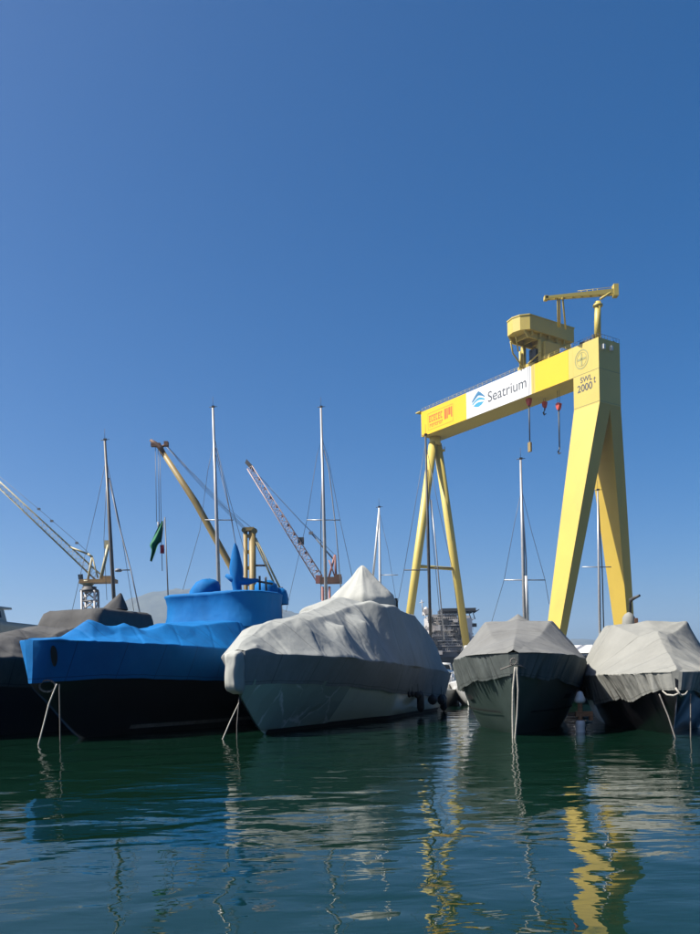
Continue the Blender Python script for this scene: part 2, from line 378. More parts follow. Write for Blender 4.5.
class Boat:
    """origin = point of the waterline under the bow, u = heading from bow to stern (2-D)"""
    def __init__(self, o, u, table, stem):
        self.o = Vector((o[0], o[1])); self.u = Vector(u).normalized(); self.w = Vector((self.u.y, -self.u.x))
        self.T = np.array(table, float)     # s, b, zs, hem, fshoulder, zshoulder, zcentre, p
        self.stem = np.array(stem, float)   # s, zk
        self.s0, self.s1 = self.T[0, 0], self.T[-1, 0]
    def col(self, k, s): return pchip(self.T[:, 0], self.T[:, k], s)
    def zk(self, s): return pchip(self.stem[:, 0], self.stem[:, 1], s)
    def hw(self, s, z):
        b, zs, p, zk = self.col(1, s), self.col(2, s), self.col(7, s), self.zk(s)
        tau = np.clip((z - zk) / np.maximum(zs - zk, 0.05), 0, 1)
        return b * tau ** p
    def at(self, s, t, z): return Vector((self.o.x + self.u.x * s + self.w.x * t, self.o.y + self.u.y * s + self.w.y * t, z))
    def world(self, S, Tt, Z):
        return np.stack([self.o.x + self.u.x * S + self.w.x * Tt, self.o.y + self.u.y * S + self.w.y * Tt, Z], -1)
    def samples(self, n, pw=1.5):
        return self.s0 + (self.s1 - self.s0) * np.linspace(0, 1, n) ** pw
    def hull(self, name, material, parent, n=70, top=0.0, s_lim=None, grow=0.0, zlo=None, zhi=None, label=None):
        s = self.samples(n)
        if s_lim: s = np.linspace(s_lim[0], s_lim[1], n)
        k = 22
        zs = (self.col(2, s) - top) if zhi is None else np.full(len(s), zhi); zk = self.zk(s) if zlo is None else np.maximum(self.zk(s), zlo)
        f = np.linspace(0, 1, k)
        Z = zs[:, None] + (zk - zs)[:, None] * f[None, :]
        S = np.repeat(s[:, None], k, 1)
        Wd = np.stack([self.hw(s, Z[:, j]) for j in range(k)], 1) - 0.03 + grow
        Wd = np.maximum(Wd, 0.0)
        if zlo is None:
            S2 = np.concatenate([S, S[:, ::-1]], 1); Z2 = np.concatenate([Z, Z[:, ::-1]], 1); W2 = np.concatenate([Wd, -Wd[:, ::-1]], 1)
            mb = MB().grid(self.world(S2, W2, Z2), True, True)
            # deck
            m2 = 2 * k
            for i in range(n - 1):
                mb.f.append((i * m2, (i + 1) * m2, (i + 1) * m2 + m2 - 1, i * m2 + m2 - 1)); mb.s.append(False)
        else:
            mb = MB().grid(self.world(S, Wd, Z), True); mb.grid(self.world(S, -Wd, Z), True)
        return mb.build(name, material, parent, label)
    def cover(self, name, material, parent, n=330, pleat=0.03, wr=0.05, seed=0.0, tents=(), nk=26, nt=34, round_=1, skirt=1.0, pfreq=3.2, diag=0.8, hemj=0.05, lump=0.0, seam=2.3, sag=0.05, rib=2.1, skirt_mat=None, creases=46, crease_h=0.075):
        s = self.samples(n, 1.35)
        b, zs, hem, fs, zsh, zc = [self.col(k, s) for k in range(1, 7)]
        prof_w, prof_z, sk = [], [], []
        hj = np.array([noise.noise((x * 0.9, seed, 1.3)) for x in s]) * hemj
        for j in range(nk):
            f = j / (nk - 1)
            z = (hem + hj) + (zs - hem - hj) * f
            prof_w.append(self.hw(s, z) + 0.06); prof_z.append(z); sk.append(1 - f)
        for j in range(1, nt):
            f = j / (nt - 1)
            prof_w.append((b + 0.06) * (1 - f) + fs * b * f); prof_z.append(zs * (1 - f) + zsh * f); sk.append(0)
        for j in range(1, nt):
            f = j / (nt - 1)
            prof_w.append(fs * b * (1 - f)); prof_z.append(zsh * (1 - f) + zc * f); sk.append(0)
        Wd = np.stack(prof_w, 1); Z = np.stack(prof_z, 1)
        Wd = np.concatenate([Wd, -Wd[:, -2::-1]], 1); Z = np.concatenate([Z, Z[:, -2::-1]], 1)
        sk = np.array(sk + sk[-2::-1]); S = np.repeat(s[:, None], Wd.shape[1], 1)
        Wd = smooth_axis(Wd, 1, round_); Z = smooth_axis(Z, 1, round_)
        for (ts, tt, hgt, rs, rt) in tents:
            q = np.maximum(0, 1 - np.sqrt(((S - ts) / rs) ** 2 + ((Wd - tt) / rt) ** 2))
            Z = Z + hgt * q ** 1.15 * (sk[None, :] == 0)
        Pw = self.world(S, Wd, Z)
        du = np.gradient(Pw, axis=0); dv = np.gradient(Pw, axis=1)
        N = np.cross(du, dv); N /= np.maximum(np.linalg.norm(N, axis=2, keepdims=True), 1e-9)
        flip = np.sign((N[:, :, 2]).mean()) or 1.0
        N *= flip
        nn, mm = S.shape
        Dp = np.zeros((nn, mm))
        endf = np.clip((s - self.s0) / 0.6, 0, 1)
        seg = np.linalg.norm(np.diff(Pw, axis=1), axis=2); arc = np.concatenate([np.zeros((nn, 1)), np.cumsum(seg, 1)], 1); arc -= arc[:, mm // 2][:, None]
        rg = random.Random(int(seed * 10) + 3); E = (sk[None, :] == 0)
        tops = [k_ for k_ in range(mm) if sk[k_] == 0]
        for q_ in range(creases):
            sg = 1 if rg.random() < .5 else -1
            i0 = rg.randrange(nn); i1 = min(nn - 1, max(0, i0 + int(rg.uniform(-.11, .11) * nn)))
            jc = mm // 2; je = tops[0] if sg > 0 else tops[-1]
            f0, f1 = rg.choice(((.0, .5), (.45, 1.0), (.1, 1.0), (.5, 1.0), (.45, .95)))
            j0 = int(jc + (je - jc) * f0); j1 = int(jc + (je - jc) * f1)
            ax_, ay_, bx_, by_ = S[i0, j0], arc[i0, j0], S[i1, j1], arc[i1, j1]
            L2 = max((bx_ - ax_) ** 2 + (by_ - ay_) ** 2, 1e-4)
            u_ = ((S - ax_) * (bx_ - ax_) + (arc - ay_) * (by_ - ay_)) / L2
            uc = np.clip(u_, 0, 1)
            dist = np.hypot(S - (ax_ + uc * (bx_ - ax_)), arc - (ay_ + uc * (by_ - ay_)))
            h_ = rg.uniform(.35, 1.0) * crease_h; w_ = rg.uniform(.3, 1.1)
            prof_ = np.maximum(0, 1 - dist / w_)
            Dp += E * h_ * prof_ ** 1.05 * (0.35 + 0.65 * np.sin(np.pi * np.clip(uc * .8 + .1, 0, 1))) * (1 if rg.random() < .75 else -.6)
        for i in range(nn):
            for j in range(mm):
                a, t, z = S[i, j], Wd[i, j], Z[i, j]
                d = 0.0
                if sk[j] > 0:
                    if t == 0: t = 1e-4
                    sg = 1 if t > 0 else -1
                    x = a * pfreq + 4 * sg + seed
                    q = 0.6 - 2.2 * abs(noise.noise((x, 0.35 * z, sg * 3.1))) + 0.7 * noise.noise((x * 0.45, 0.3 * z, 5.1 * sg)) + 0.4 * noise.noise((x * 2.6, 0.5 * z, 7.7 * sg))
                    d += pleat * q * (0.12 + 0.88 * sk[j]) * skirt
                e = 1 - sk[j]
                x1 = a * math.cos(diag) + t * math.sin(diag); x2 = -a * math.sin(diag) + t * math.cos(diag)
                y1 = a * math.cos(diag) - t * math.sin(diag); y2 = a * math.sin(diag) + t * math.cos(diag)
                m1 = max(0.0, min(1.0, 0.5 + 1.6 * noise.noise((a * 0.33, t * 0.45, seed + 21)))); m2 = max(0.0, min(1.0, 0.5 + 1.6 * noise.noise((a * 0.33, t * 0.45, seed + 31))))
                r1 = max(0.0, 1 - 3.2 * abs(noise.noise((x1 * 1.0, x2 * 0.10, seed + z * 0.3))))
                r2 = max(0.0, 1 - 3.2 * abs(noise.noise((y1 * 1.15, y2 * 0.10, seed + 9 + z * 0.3))))
                d += e * wr * (1.0 * m1 * r1 + 0.9 * m2 * r2 + 0.5 * noise.noise((a * 0.6, t * 0.6, seed + 3)))
                if sag: d -= e * sag * abs(math.sin(math.pi * (a / rib + 0.12 * t + 0.5 * noise.noise((a * 0.3, seed, 2.0))))) ** 0.8 * (0.4 + 0.6 * min(1.0, abs(t)))
                if seam and e == 1: d -= 0.022 * math.exp(-(((a - seam * 0.4 + 0.25 * t * t) % seam - seam / 2) / 0.05) ** 2)
                d += e * lump * noise.noise((a * 0.35, t * 0.5, seed + 5))
                Dp[i, j] = (Dp[i, j] + d) * (0.25 + 0.75 * endf[i])
        Pw = Pw + N * Dp[:, :, None]
        hemA = np.repeat(sk[None, :], nn, 0)
        def attrs(ob, S_, H_):
            for nm_, A_ in (('along', S_), ('hem', H_)):
                at_ = ob.data.attributes.new(nm_, 'FLOAT', 'POINT')
                vals = np.zeros(len(ob.data.vertices), np.float32); A_ = np.concatenate([x.reshape(-1) for x in A_]); vals[:len(A_)] = A_
                at_.data.foreach_set('value', vals)
            return ob
        if skirt_mat is None: return attrs(MB().grid(Pw, True, True).build(name, material, parent), [S], [hemA])
        o = MB().grid(Pw[:, nk - 1:mm - nk + 1], True).build(name, material, parent)
        attrs(o, [S[:, nk - 1:mm - nk + 1]], [hemA[:, nk - 1:mm - nk + 1]])
        mb = MB().grid(Pw[:, :nk], True)
        mb.grid(Pw[:, mm - nk:], True)
        # close the stem between the two sides
        mb.grid(np.stack([Pw[0, :nk], Pw[0, mm - nk:][::-1]], 0), True)
        attrs(mb.build('skirt', skirt_mat, parent), [S[:, :nk], S[:, mm - nk:]], [hemA[:, :nk], hemA[:, mm - nk:]])
        return o

def rope(name, pts, r, material, label, group):
    mb = MB(); pts = [Vector(p) for p in pts]
    fine = []
    for i in range(len(pts) - 1):
        for k in range(5): fine.append(pts[i].lerp(pts[i + 1], k / 5))
    fine.append(pts[-1])
    o = mb.path(fine, r, 7).build(name, material)
    recentre(o)
    return props(o, label, 'rope', group)

# ------------------------------------------------------------------ light and air
SUN_EL = R(50); SUN_H = Vector((-0.97, -0.20)).normalized()
world = bpy.data.worlds.new('World'); sc.world = world; world.use_nodes = True
wn = world.node_tree; bg = wn.nodes['Background']
sky = wn.nodes.new('ShaderNodeTexSky'); sky.sky_type = 'NISHITA'; sky.sun_disc = False
sky.sun_elevation = SUN_EL; sky.sun_rotation = math.atan2(SUN_H.x, SUN_H.y)
sky.air_density = 0.65; sky.dust_density = 2.5; sky.ozone_density = 3.0; sky.altitude = 0
hs = wn.nodes.new('ShaderNodeHueSaturation'); hs.inputs['Saturation'].default_value = 1.50
wn.links.new(sky.outputs[0], hs.inputs['Color']); wn.links.new(hs.outputs[0], bg.inputs['Color']); bg.inputs['Strength'].default_value = 0.075
sd = bpy.data.lights.new('sun', 'SUN'); sd.energy = 5.0; sd.angle = R(0.53); sd.color = (1.0, 0.95, 0.86)
so = bpy.data.objects.new('sun', sd); COL.objects.link(so)
to_sun = Vector((SUN_H.x * math.cos(SUN_EL), SUN_H.y * math.cos(SUN_EL), math.sin(SUN_EL)))
so.rotation_euler = to_sun.to_track_quat('Z', 'Y').to_euler(); so.location = (-40, -20, 60)
vs = sc.view_settings
sc.display_settings.display_device = 'sRGB'
vs.view_transform = 'Standard'; vs.look = 'None'; vs.exposure = 0.95; vs.gamma = 1; vs.use_curve_mapping = False

# ------------------------------------------------------------------ water, far shore, hills, haze
w = MB(); w.add([(-6500, -60, 0), (6500, -60, 0), (6500, 7200, 0), (-6500, 7200, 0)], [(0, 1, 2, 3)])
props(w.build('water', M['water']), 'dark green rippled harbour water reflecting boats', 'water', kind='structure')
q = MB()
q.box((20, 245, 1.0), (440, 100, 2.4))
q.box((20, 195.4, 2.3), (440, 0.8, 0.35))
for k in range(40): q.box((-190 + k * 11, 194.9, 1.1), (0.8, 0.5, 1.6))
props(q.build('quay', M['concrete']), 'far concrete shipyard quay under the gantry crane', 'quay', kind='structure')

def hills(name, crest, Y, depth, seed, label):
    xs = [P(px, py, Y).x for px, py in crest]; zs = [P(px, py, Y).z for px, py in crest]
    n, m_ = 220, 26
    X = np.linspace(xs[0], xs[-1], n); Zc = pchip(xs, zs, X)
    G = np.zeros((n, m_, 3))
    for i in range(n):
        for j in range(m_):
            f = j / (m_ - 1); g = math.sin(f * math.pi)
            nz = noise.fractal((X[i] * 0.004, f * 3, seed), 1.0, 2.0, 5)
            rough = 0.06 * noise.fractal((X[i] * 0.02, f * 6, seed + 4), 0.8, 2.0, 4)
            G[i, j] = (X[i], Y + (f - 0.5) * depth, max(Zc[i], 4) * (g ** 0.9) * (1 + 0.10 * nz * (1 - g) + rough * 0.5) - 1.0 + 0.0)
    o = MB().grid(G, True).build(name, M['hill'])
    return props(o, label, 'hills', kind='structure')
hills('hills', [(-260, 672), (-60, 660), (60, 640), (110, 611), (130, 601), (150, 594), (175, 590), (220, 592), (262, 602), (290, 611), (312, 617), (350, 632), (400, 640), (440, 660)], 4300, 1500, 1.0, 'hazy wooded hill behind the blue boat')
hills('hills', [(400, 668), (455, 645), (480, 640), (500, 646), (545, 645), (575, 639), (605, 641), (650, 649), (685, 655), (720, 652), (800, 640), (900, 655)], 5600, 1600, 5.0, 'distant blue hills seen between the right hand boats')

hz = MB().box((0, 3550, 227), (12800, 7080, 456))
mh = bpy.data.materials.new('haze_air'); mh.use_nodes = True
nt = mh.node_tree; nt.nodes.remove(nt.nodes['Principled BSDF'])
pv = nt.nodes.new('ShaderNodeVolumePrincipled'); pv.inputs['Density'].default_value = 1.15e-4
pv.inputs['Color'].default_value = (0.50, 0.72, 1.0, 1); pv.inputs['Anisotropy'].default_value = 0.2
nt.links.new(pv.outputs[0], nt.nodes['Material Output'].inputs['Volume'])
props(hz.build('haze', mh), 'thin sea haze over the harbour', 'haze', kind='stuff')

# ------------------------------------------------------------------ covered boats
def hull_parts(bt, root, material, strip=None, n=80):
    h = bt.hull('hull', material, root, n=n)
    return h

# --- grey white boat in the middle
bC = Boat((-3.2, 31.4), (0.324, 0.946), [
    (-2.1, .24, 2.94, 1.80, .5, 3.0, 3.03, 1.0),
    (-1.7, .52, 2.93, 1.82, .3, 3.14, 3.20, 1.0),
    (-0.9, 1.10, 2.9, 1.86, .25, 3.46, 3.56, 1.0),
    (0.0, 1.68, 2.87, 1.85, .22, 3.8, 3.9, 1.0),
    (2.6, 2.4, 2.78, 1.72, .28, 4.25, 4.42, .92),
    (5.0, 2.65, 2.7, 1.58, .30, 4.7, 4.95, .74),
    (8.0, 2.75, 2.62, 1.40, .32, 5.2, 5.5, .5),
    (8.9, 2.8, 2.57, 1.27, .74, 5.2, 5.62, .40),
    (9.7, 2.8, 2.54, 1.24, .76, 5.34, 5.66, .28),
    (14.4, 2.8, 2.4, 1.0, .77, 5.05, 5.35, .30),
    (18.0, 2.8, 2.25, .85, .76, 4.0, 4.2, .28),
    (19.6, 2.75, 2.2, .80, .70, 2.9, 3.0, .28),
    (20.0, 2.7, 2.15, .80, .70, 2.55, 2.65, .28)],
    [(-2.1, 1.55), (-1.7, 1.2), (0, 0.0), (2, -.45), (6, -.8), (20, -.8)])
C = thing('covered_yacht', bC.at(0, 0, 0), 'long pale boat under a rumpled white grey tarpaulin with a pointed peak', 'boat')
bC.hull('hull', M['white_hull'], C)
bC.hull('waterline_band', M['antifoul'], C, n=60, s_lim=(0.05, 19.9), grow=0.04, zlo=-0.3, zhi=0.2).location = (0, 0, 0)
cov = bC.cover('tarpaulin', M['grey_tarp'], C, seed=1.0, skirt_mat=M['skirt_shade'], pleat=0.035, wr=0.022, lump=0.05, creases=44, crease_h=0.12, sag=0.03,
    tents=[(1.6, .9, .30, 1.6, 1.0), (4.2, 1.75, .60, 1.0, .8), (6.6, 1.9, .70, 1.1, .9), (-1.6, .5, .22, .9, .7), (9.0, -.5, .3, 2.2, 1.6), (8.2, 1.5, .3, 1.6, .7), (-0.2, -.7, .3, 1.2, .8)])
# the peak over the flying bridge
pk = []
for i, (r, z) in enumerate([(1.52, 5.15), (1.58, 5.5), (1.60, 5.85), (1.50, 6.1), (1.28, 6.35), (1.02, 6.62), (.76, 6.9), (.5, 7.2), (.24, 7.5), (.06, 7.68)]):
    ring = []
    for k in range(96):
        a = 2 * math.pi * k / 96
        ph = (a + .35) % (math.pi / 3) - math.pi / 6; rr = r * (0.97 / math.cos(ph) if i >= 3 else (0.5 + 0.485 / math.cos(ph))) / (abs(math.cos(a)) ** 3 + abs(math.sin(a)) ** 3) ** (1 / 6)
        rr *= 1 + 0.035 * noise.noise((math.cos(a) * 2.5, math.sin(a) * 2.5, z * 0.8)) + 0.03 * (1 - 2 * abs(noise.noise((math.cos(a) * 3, math.sin(a) * 3, z * 0.25 + 8))))
        zz = z - (0.10 * abs(math.sin(2 * a)) if 3 <= i < 8 else 0)
        ring.append(bC.at(12.3 + rr * 1.12 * math.cos(a), rr * math.sin(a) - .05, zz))
    pk.append([tuple(p) for p in ring + ring[:1]])
mb = MB().grid(np.array(pk), True); mb.f.append(tuple(range(9 * 97, 10 * 97))); mb.s.append(True)
mb.build('flybridge_cover', M['peak_tarp'], C)
mb = MB()
for z in (5.55,):
    mb.hexa([bC.at(12.9, 1.62, 5.35), bC.at(14.1, 1.2, 5.35), bC.at(14.0, 1.0, 5.35), bC.at(12.9, 1.3, 5.35)], [bC.at(12.9, 1.60, 6.0), bC.at(14.0, 1.15, 6.05), bC.at(13.9, 1.0, 6.05), bC.at(12.9, 1.3, 6.0)])
mb.build('side_window', M['glass'], C)
# rolled cloth over the bow roller
rg_ = []
for k_ in range(13):
    f = k_ / 12
    z = 1.52 + f * 1.50
    en = min(1, math.sqrt(max(0, 1 - ((0.22 - f) / .22) ** 2)) if f < .22 else 1) if f < .9 else math.sqrt(max(0.02, 1 - ((f - .9) / .1) ** 2))
    hw_ = .25 * (0.55 + 0.45 * en); s_f = -2.72 + .10 * f - (.05 * math.sin(f * 3)); s_b = -1.95
    s_f = s_b - (s_b - s_f) * (0.3 + 0.7 * en)
    ring = []
    for m_ in range(33):
        a = 2 * math.pi * m_ / 32
        cx, cy = math.cos(a), math.sin(a)
        ex = math.copysign(abs(cx) ** .6, cx); ey = math.copysign(abs(cy) ** .6, cy)
        w_ = 1 + .14 * noise.noise((ex * 1.5, ey * 1.5, z * 1.8)) + .08 * (1 - 2 * abs(noise.noise((ex * 3, ey * 3, z * .8))))
        ring.append(tuple(bC.at((s_f + s_b) / 2 + ex * (s_b - s_f) / 2 * w_, ey * hw_ * w_, z)))
    rg_.append(ring)
MB().grid(np.array(rg_), True, True).build('bow_roller_cover', M['peak_tarp'], C)
# clear sheeting hanging under the cover on the bow
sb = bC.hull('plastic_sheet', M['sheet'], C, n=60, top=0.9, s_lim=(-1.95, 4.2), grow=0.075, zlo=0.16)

# --- blue boat
bB = Boat((-10.8, 29.0), (.402, .915), [
    (-0.15, .12, 3.5, 2.05, .5, 3.52, 3.55, .7),
    (0.0, .45, 3.5, 2.05, .4, 3.52, 3.55, .7),
    (0.45, .90, 3.49, 2.08, .35, 3.56, 3.6, .85),
    (1.4, 1.5, 3.47, 2.12, .3, 3.62, 3.7, .9),
    (2.9, 2.1, 3.43, 2.15, .3, 3.85, 3.95, .9),
    (4.7, 2.5, 3.38, 2.10, .42, 3.95, 4.02, .8),
    (7.5, 2.75, 3.3, 2.0, .52, 4.25, 4.35, .46),
    (10.4, 2.9, 3.2, 1.9, .66, 4.6, 4.72, .38),
    (14.3, 2.9, 3.1, 1.8, .68, 4.6, 4.7, .28),
    (15.2, 2.9, 3.05, 1.75, .68, 4.1, 4.2, .28),
    (19.0, 2.8, 2.9, 1.7, .7, 3.3, 3.4, .28),
    (20.0, 2.7, 2.9, 1.7, .7, 3.0, 3.05, .28)],
    [(-.15, 1.95), (0.0, 1.8), (.45, 1.45), (2.2, 0.0), (4, -.6), (8, -.9), (20, -.9)])
B = thing('covered_boat', bB.at(2, 0, 0), 'broad black hulled boat wrapped in bright blue tarpaulin', 'boat')
bB.hull('hull', M['black_hull'], B)
bB.cover('tarpaulin', M['blue_tarp'], B, seed=21.0, sag=0.015, creases=30, crease_h=0.07, pleat=0.02, wr=0.03, lump=0.06, pfreq=1.2,
    tents=[(2.7, .1, .38, 1.3, .9), (4.1, .6, .30, .9, .8), (6.0, 1.2, .22, 1.6, .9), (3.4, -1.2, .25, 1.0, .7)])
def rounded_house(bt, rows, material, name, parent, n_round=10, seed=0.0, wr=0.03, crown=0.08):
    """soft cloth covered deckhouse: rows of (z, s_front, s_back, half width, corner radius)"""
    rings = []
    for (z, sf, sb_, hw_, cr) in rows:
        pts = []
        cr = min(cr, hw_ * 0.98)
        cs = [(sf + cr, hw_ - cr, math.pi / 2), (sf + cr, -hw_ + cr, math.pi), (sb_ - cr, -hw_ + cr, 1.5 * math.pi), (sb_ - cr, hw_ - cr, 0)]
        for (cx, cy, a0) in cs:
            for k in range(n_round + 1):
                a = a0 + (math.pi / 2) * k / n_round
                pts.append((cx + cr * math.cos(a), cy + cr * math.sin(a)))
        dense = []
        for k in range(len(pts)):
            p, q2 = pts[k], pts[(k + 1) % len(pts)]
            d = math.hypot(q2[0] - p[0], q2[1] - p[1]); m_ = 12 if k % (n_round + 1) == n_round else 1
            for j in range(m_): dense.append((p[0] + (q2[0] - p[0]) * j / m_, p[1] + (q2[1] - p[1]) * j / m_))
        rings.append([(a, b_, z) for a, b_ in dense])
    n = len(rings[0]); top = rings[-1]
    ca = sum(p[0] for p in top) / n
    for f, dz in ((.85, .3), (.6, .65), (.3, .92), (.02, 1.0)):
        rings.append([(ca + (p[0] - ca) * f, p[1] * f, p[2] + crown * dz) for p in top])
    out = []
    for r in rings:
        rr = []
        for (a, b_, z) in r + r[:1]:
            d = wr * (noise.noise((a * .9 + seed, b_ * .9, z * .5)) + .6 * (1 - 2 * abs(noise.noise((a * 1.6 + z * .5, b_ * 1.6, seed + 3)))))
            am = (a - ca)
            rr.append(tuple(bt.at(a + d * (1 if am > 0 else -1), b_ + d * (1 if b_ > 0 else -1), z + d * .5)))
        out.append(rr)
    return MB().grid(np.array(out), True).build(name, material, parent)
rounded_house(bB, [(4.4, 10.3, 14.0, 2.74, 1.5), (4.75, 10.35, 14.0, 2.72, 1.5), (5.0, 10.42, 14.0, 2.70, 1.5), (5.5, 10.45, 14.0, 2.70, 1.5), (5.86, 10.40, 14.0, 2.76, 1.5), (5.95, 10.35, 14.0, 2.80, 1.52), (6.02, 10.5, 13.9, 2.67, 1.45)], M['blue_tarp'], 'wheelhouse_cover', B, seed=4, wr=.035, crown=.10)
def on_boat_px(px, py, Y): return P(px, py, Y)
c = P(205, 592, 39.4); prof = [(.62, -.1), (.64, .05), (.6, .28), (.48, .46), (.28, .56), (.03, .6)]
def lump(c, prof, sd_, sx=1.0, lean=0.0):
    rr = []
    for r, z in prof:
        rr.append([tuple(c + Vector((r * sx * (1 + .16 * noise.noise((math.cos(t) * 1.6 + sd_, math.sin(t) * 1.6, z * 2.5)) + .07 * (1 - 2 * abs(noise.noise((math.cos(t) * 4, math.sin(t) * 4, z + sd_))))) * math.cos(t) + lean * z, r * math.sin(t), z * (1 + .12 * noise.noise((math.cos(t), math.sin(t), sd_)))))) for t in [2 * math.pi * k_ / 40 for k_ in range(41)]])
    return np.array(rr)
MB().grid(lump(c, prof, 2.0, 1.0, .25), True).build('radome_cover', M['blue_tarp'], B)
c = P(269, 598, 40.5)
mb = MB(); pf = [(.62, -.2), (.64, .1), (.62, .42), (.54, .64), (.36, .78), (.03, .82)]
mb.grid(lump(c + Vector((-.05, 0, 0)), pf, 5.0, .9, -.1), True)
mb.grid(lump(c + Vector((.42, .2, -.15)), [(r * .75, z * .8) for r, z in pf], 9.0), True)
mb.build('horn_cover', M['blue_tarp'], B)
c = P(237.5, 592, 39.0)
mb = MB()
rings = []
for r, z in [(.20, -.1), (.19, .15), (.23, .4), (.27, .6), (.30, .8), (.29, 1.1), (.25, 1.45), (.18, 1.8), (.09, 2.1), (.02, 2.25)]:
    rings.append([tuple(c + Vector((r * (1 + .25 * noise.noise((math.cos(t) * 1.5, math.sin(t) * 1.5, z * 2))) * math.cos(t) - .03 * z, r * .8 * math.sin(t), z))) for t in [2 * math.pi * k / 24 for k in range(25)]])
mb.grid(np.array(rings), True)
mb.build('mast_wrap', M['blue_tarp'], B)
mb = MB()
mb.path([c + Vector((-.52, 0, .78)), c + Vector((-.25, 0, .62)), c + Vector((.1, 0, .5)), c + Vector((.55, .1, .48)), c + Vector((.95, .2, .55))], [.08, .16, .2, .15, .07], 10)
mb.build('crosstree_wrap', M['blue_tarp'], B)
p0 = [tuple(bB.at(.28 + .13 * math.cos(t), float(bB.hw(.28 + .13 * math.cos(t), 2.95 + .26 * math.sin(t) - .25 * math.cos(t))) + .10, 2.95 + .26 * math.sin(t) - .25 * math.cos(t))) for t in [2 * math.pi * k_ / 18 for k_ in range(18)]]
MB().add(p0, [tuple(range(18))]).build('hawse_hole', M['black'], B)
mb = MB(); mb.tube(c + Vector((.9, .2, .5)), c + Vector((1.6, .4, .38)), .05); mb.tube(c + Vector((1.0, .3, .1)), c + Vector((1.0, .3, .75)), .05); mb.tube(c + Vector((1.3, .3, -.1)), c + Vector((1.28, .3, .7)), .05)
mb.build('roof_rail', M['steel_dark'], B)
# boot stripe and bow fairlead
bsamp = np.linspace(4.2, 11.5, 40)
G = np.array([[tuple(bB.at(s, float(bB.hw(s, z)) + .012, z)) for z in (.22, .30, .37)] for s in bsamp])
MB().grid(G).build('boot_stripe', M['stripe'], B)
mb = MB()
p0 = bB.at(.35, .35, 2.05)
for a0 in range(12):
    a, b2 = 2 * math.pi * a0 / 12, 2 * math.pi * (a0 + 1) / 12
    mb.tube(p0 + Vector((.28 * math.cos(a), -.12, .2 * math.sin(a) - .12)), p0 + Vector((.28 * math.cos(b2), -.12, .2 * math.sin(b2) - .12)), .035, .035, 6)
mb.build('bow_fairlead', M['rope_dark'], B)

# --- charcoal covered boat at the left edge
bA = Boat((-17.0, 29.9), (.402, .915), [
    (-.15, .12, 3.2, 2.0, .5, 3.22, 3.25, .7),
    (0, .4, 3.2, 2.0, .4, 3.22, 3.25, .7),
    (.8, 1.2, 3.15, 2.0, .35, 3.3, 3.35, .7),
    (2.4, 2.1, 3.05, 1.95, .3, 3.5, 3.6, .6),
    (4.5, 2.6, 2.98, 1.9, .4, 3.7, 3.85, .45),
    (6.9, 2.75, 2.95, 1.85, .5, 3.95, 4.1, .36),
    (8.6, 2.8, 2.92, 1.8, .62, 4.45, 4.55, .32),
    (9.9, 2.8, 2.9, 1.8, .66, 4.55, 4.62, .3),
    (14.2, 2.8, 2.85, 1.75, .68, 4.5, 4.6, .28),
    (15.4, 2.8, 2.8, 1.7, .68, 3.8, 3.9, .28),
    (18, 2.7, 2.7, 1.6, .7, 3.1, 3.2, .28)],
    [(-.15, 1.9), (0, 1.7), (.6, 1.2), (2.0, 0), (4, -.6), (8, -.9), (18, -.9)])
A = thing('covered_boat', bA.at(2, 0, 0), 'dark navy boat under a charcoal grey tarpaulin at the left edge', 'boat')
bA.hull('hull', M['navy_hull'], A)
bA.cover('tarpaulin', M['char_tarp'], A, seed=41.0, pleat=0.03, wr=0.06, lump=0.14, tents=[(6.6, .5, .35, 1.3, 1.2), (5.0, 1.5, .22, 1.2, .9)])
rounded_house(bA, [(4.3, 9.75, 14.3, 1.86, .35), (4.6, 9.85, 14.3, 1.84, .35), (5.0, 10.0, 14.3, 1.78, .35), (5.3, 10.15, 14.3, 1.7, .38), (5.42, 10.4, 14.2, 1.55, .4)], M['char_tarp'], 'wheelhouse_cover', A, seed=14, wr=.05, crown=.05)
mb = MB(); c0 = P(114.5, 610, 41.0)
rings = []
for f in np.linspace(0, 1, 12):
    r = .62 * (1 - f) ** .9 + .03
    rings.append([tuple(c0 + Vector((r * math.cos(t) + .32 * f, r * math.sin(t) * .9, .80 * f + .04 * noise.noise((math.cos(t) * 2, math.sin(t) * 2, f * 2))))) for t in [2 * math.pi * k / 28 for k in range(29)]])
mb.grid(np.array(rings), True).build('searchlight_cover', M['char_tarp'], A)

# --- green hulled boat, bow on
bD = Boat((5.47, 28.2), (.222, .975), [
    (-1.2, .10, 2.70, 1.98, .5, 2.74, 2.78, .62),
    (-1.05, .50, 2.70, 1.97, .4, 2.76, 2.84, .95),
    (-.6, 1.0, 2.69, 1.93, .3, 2.86, 2.98, 1.0),
    (.3, 1.55, 2.67, 1.85, .3, 3.06, 3.18, .95),
    (2.0, 2.12, 2.6, 1.66, .40, 3.4, 3.5, .66),
    (4.6, 2.48, 2.5, 1.45, .50, 4.02, 4.08, .38),
    (5.4, 2.52, 2.48, 1.42, .52, 4.08, 4.12, .33),
    (10, 2.6, 2.45, 1.4, .52, 4.05, 4.1, .27),
    (15, 2.45, 2.4, 1.4, .5, 3.3, 3.45, .27),
    (16, 2.4, 2.4, 1.4, .5, 2.7, 2.75, .27)],
    [(-1.2, 1.6), (-1.0, 1.2), (0, 0.0), (1.5, -.5), (5, -.8), (16, -.8)])
D = thing('covered_boat', bD.at(0, 0, 0), 'dark green boat seen bow on under a taut grey tent cover', 'boat')
bD.hull('hull', M['green_hull'], D)
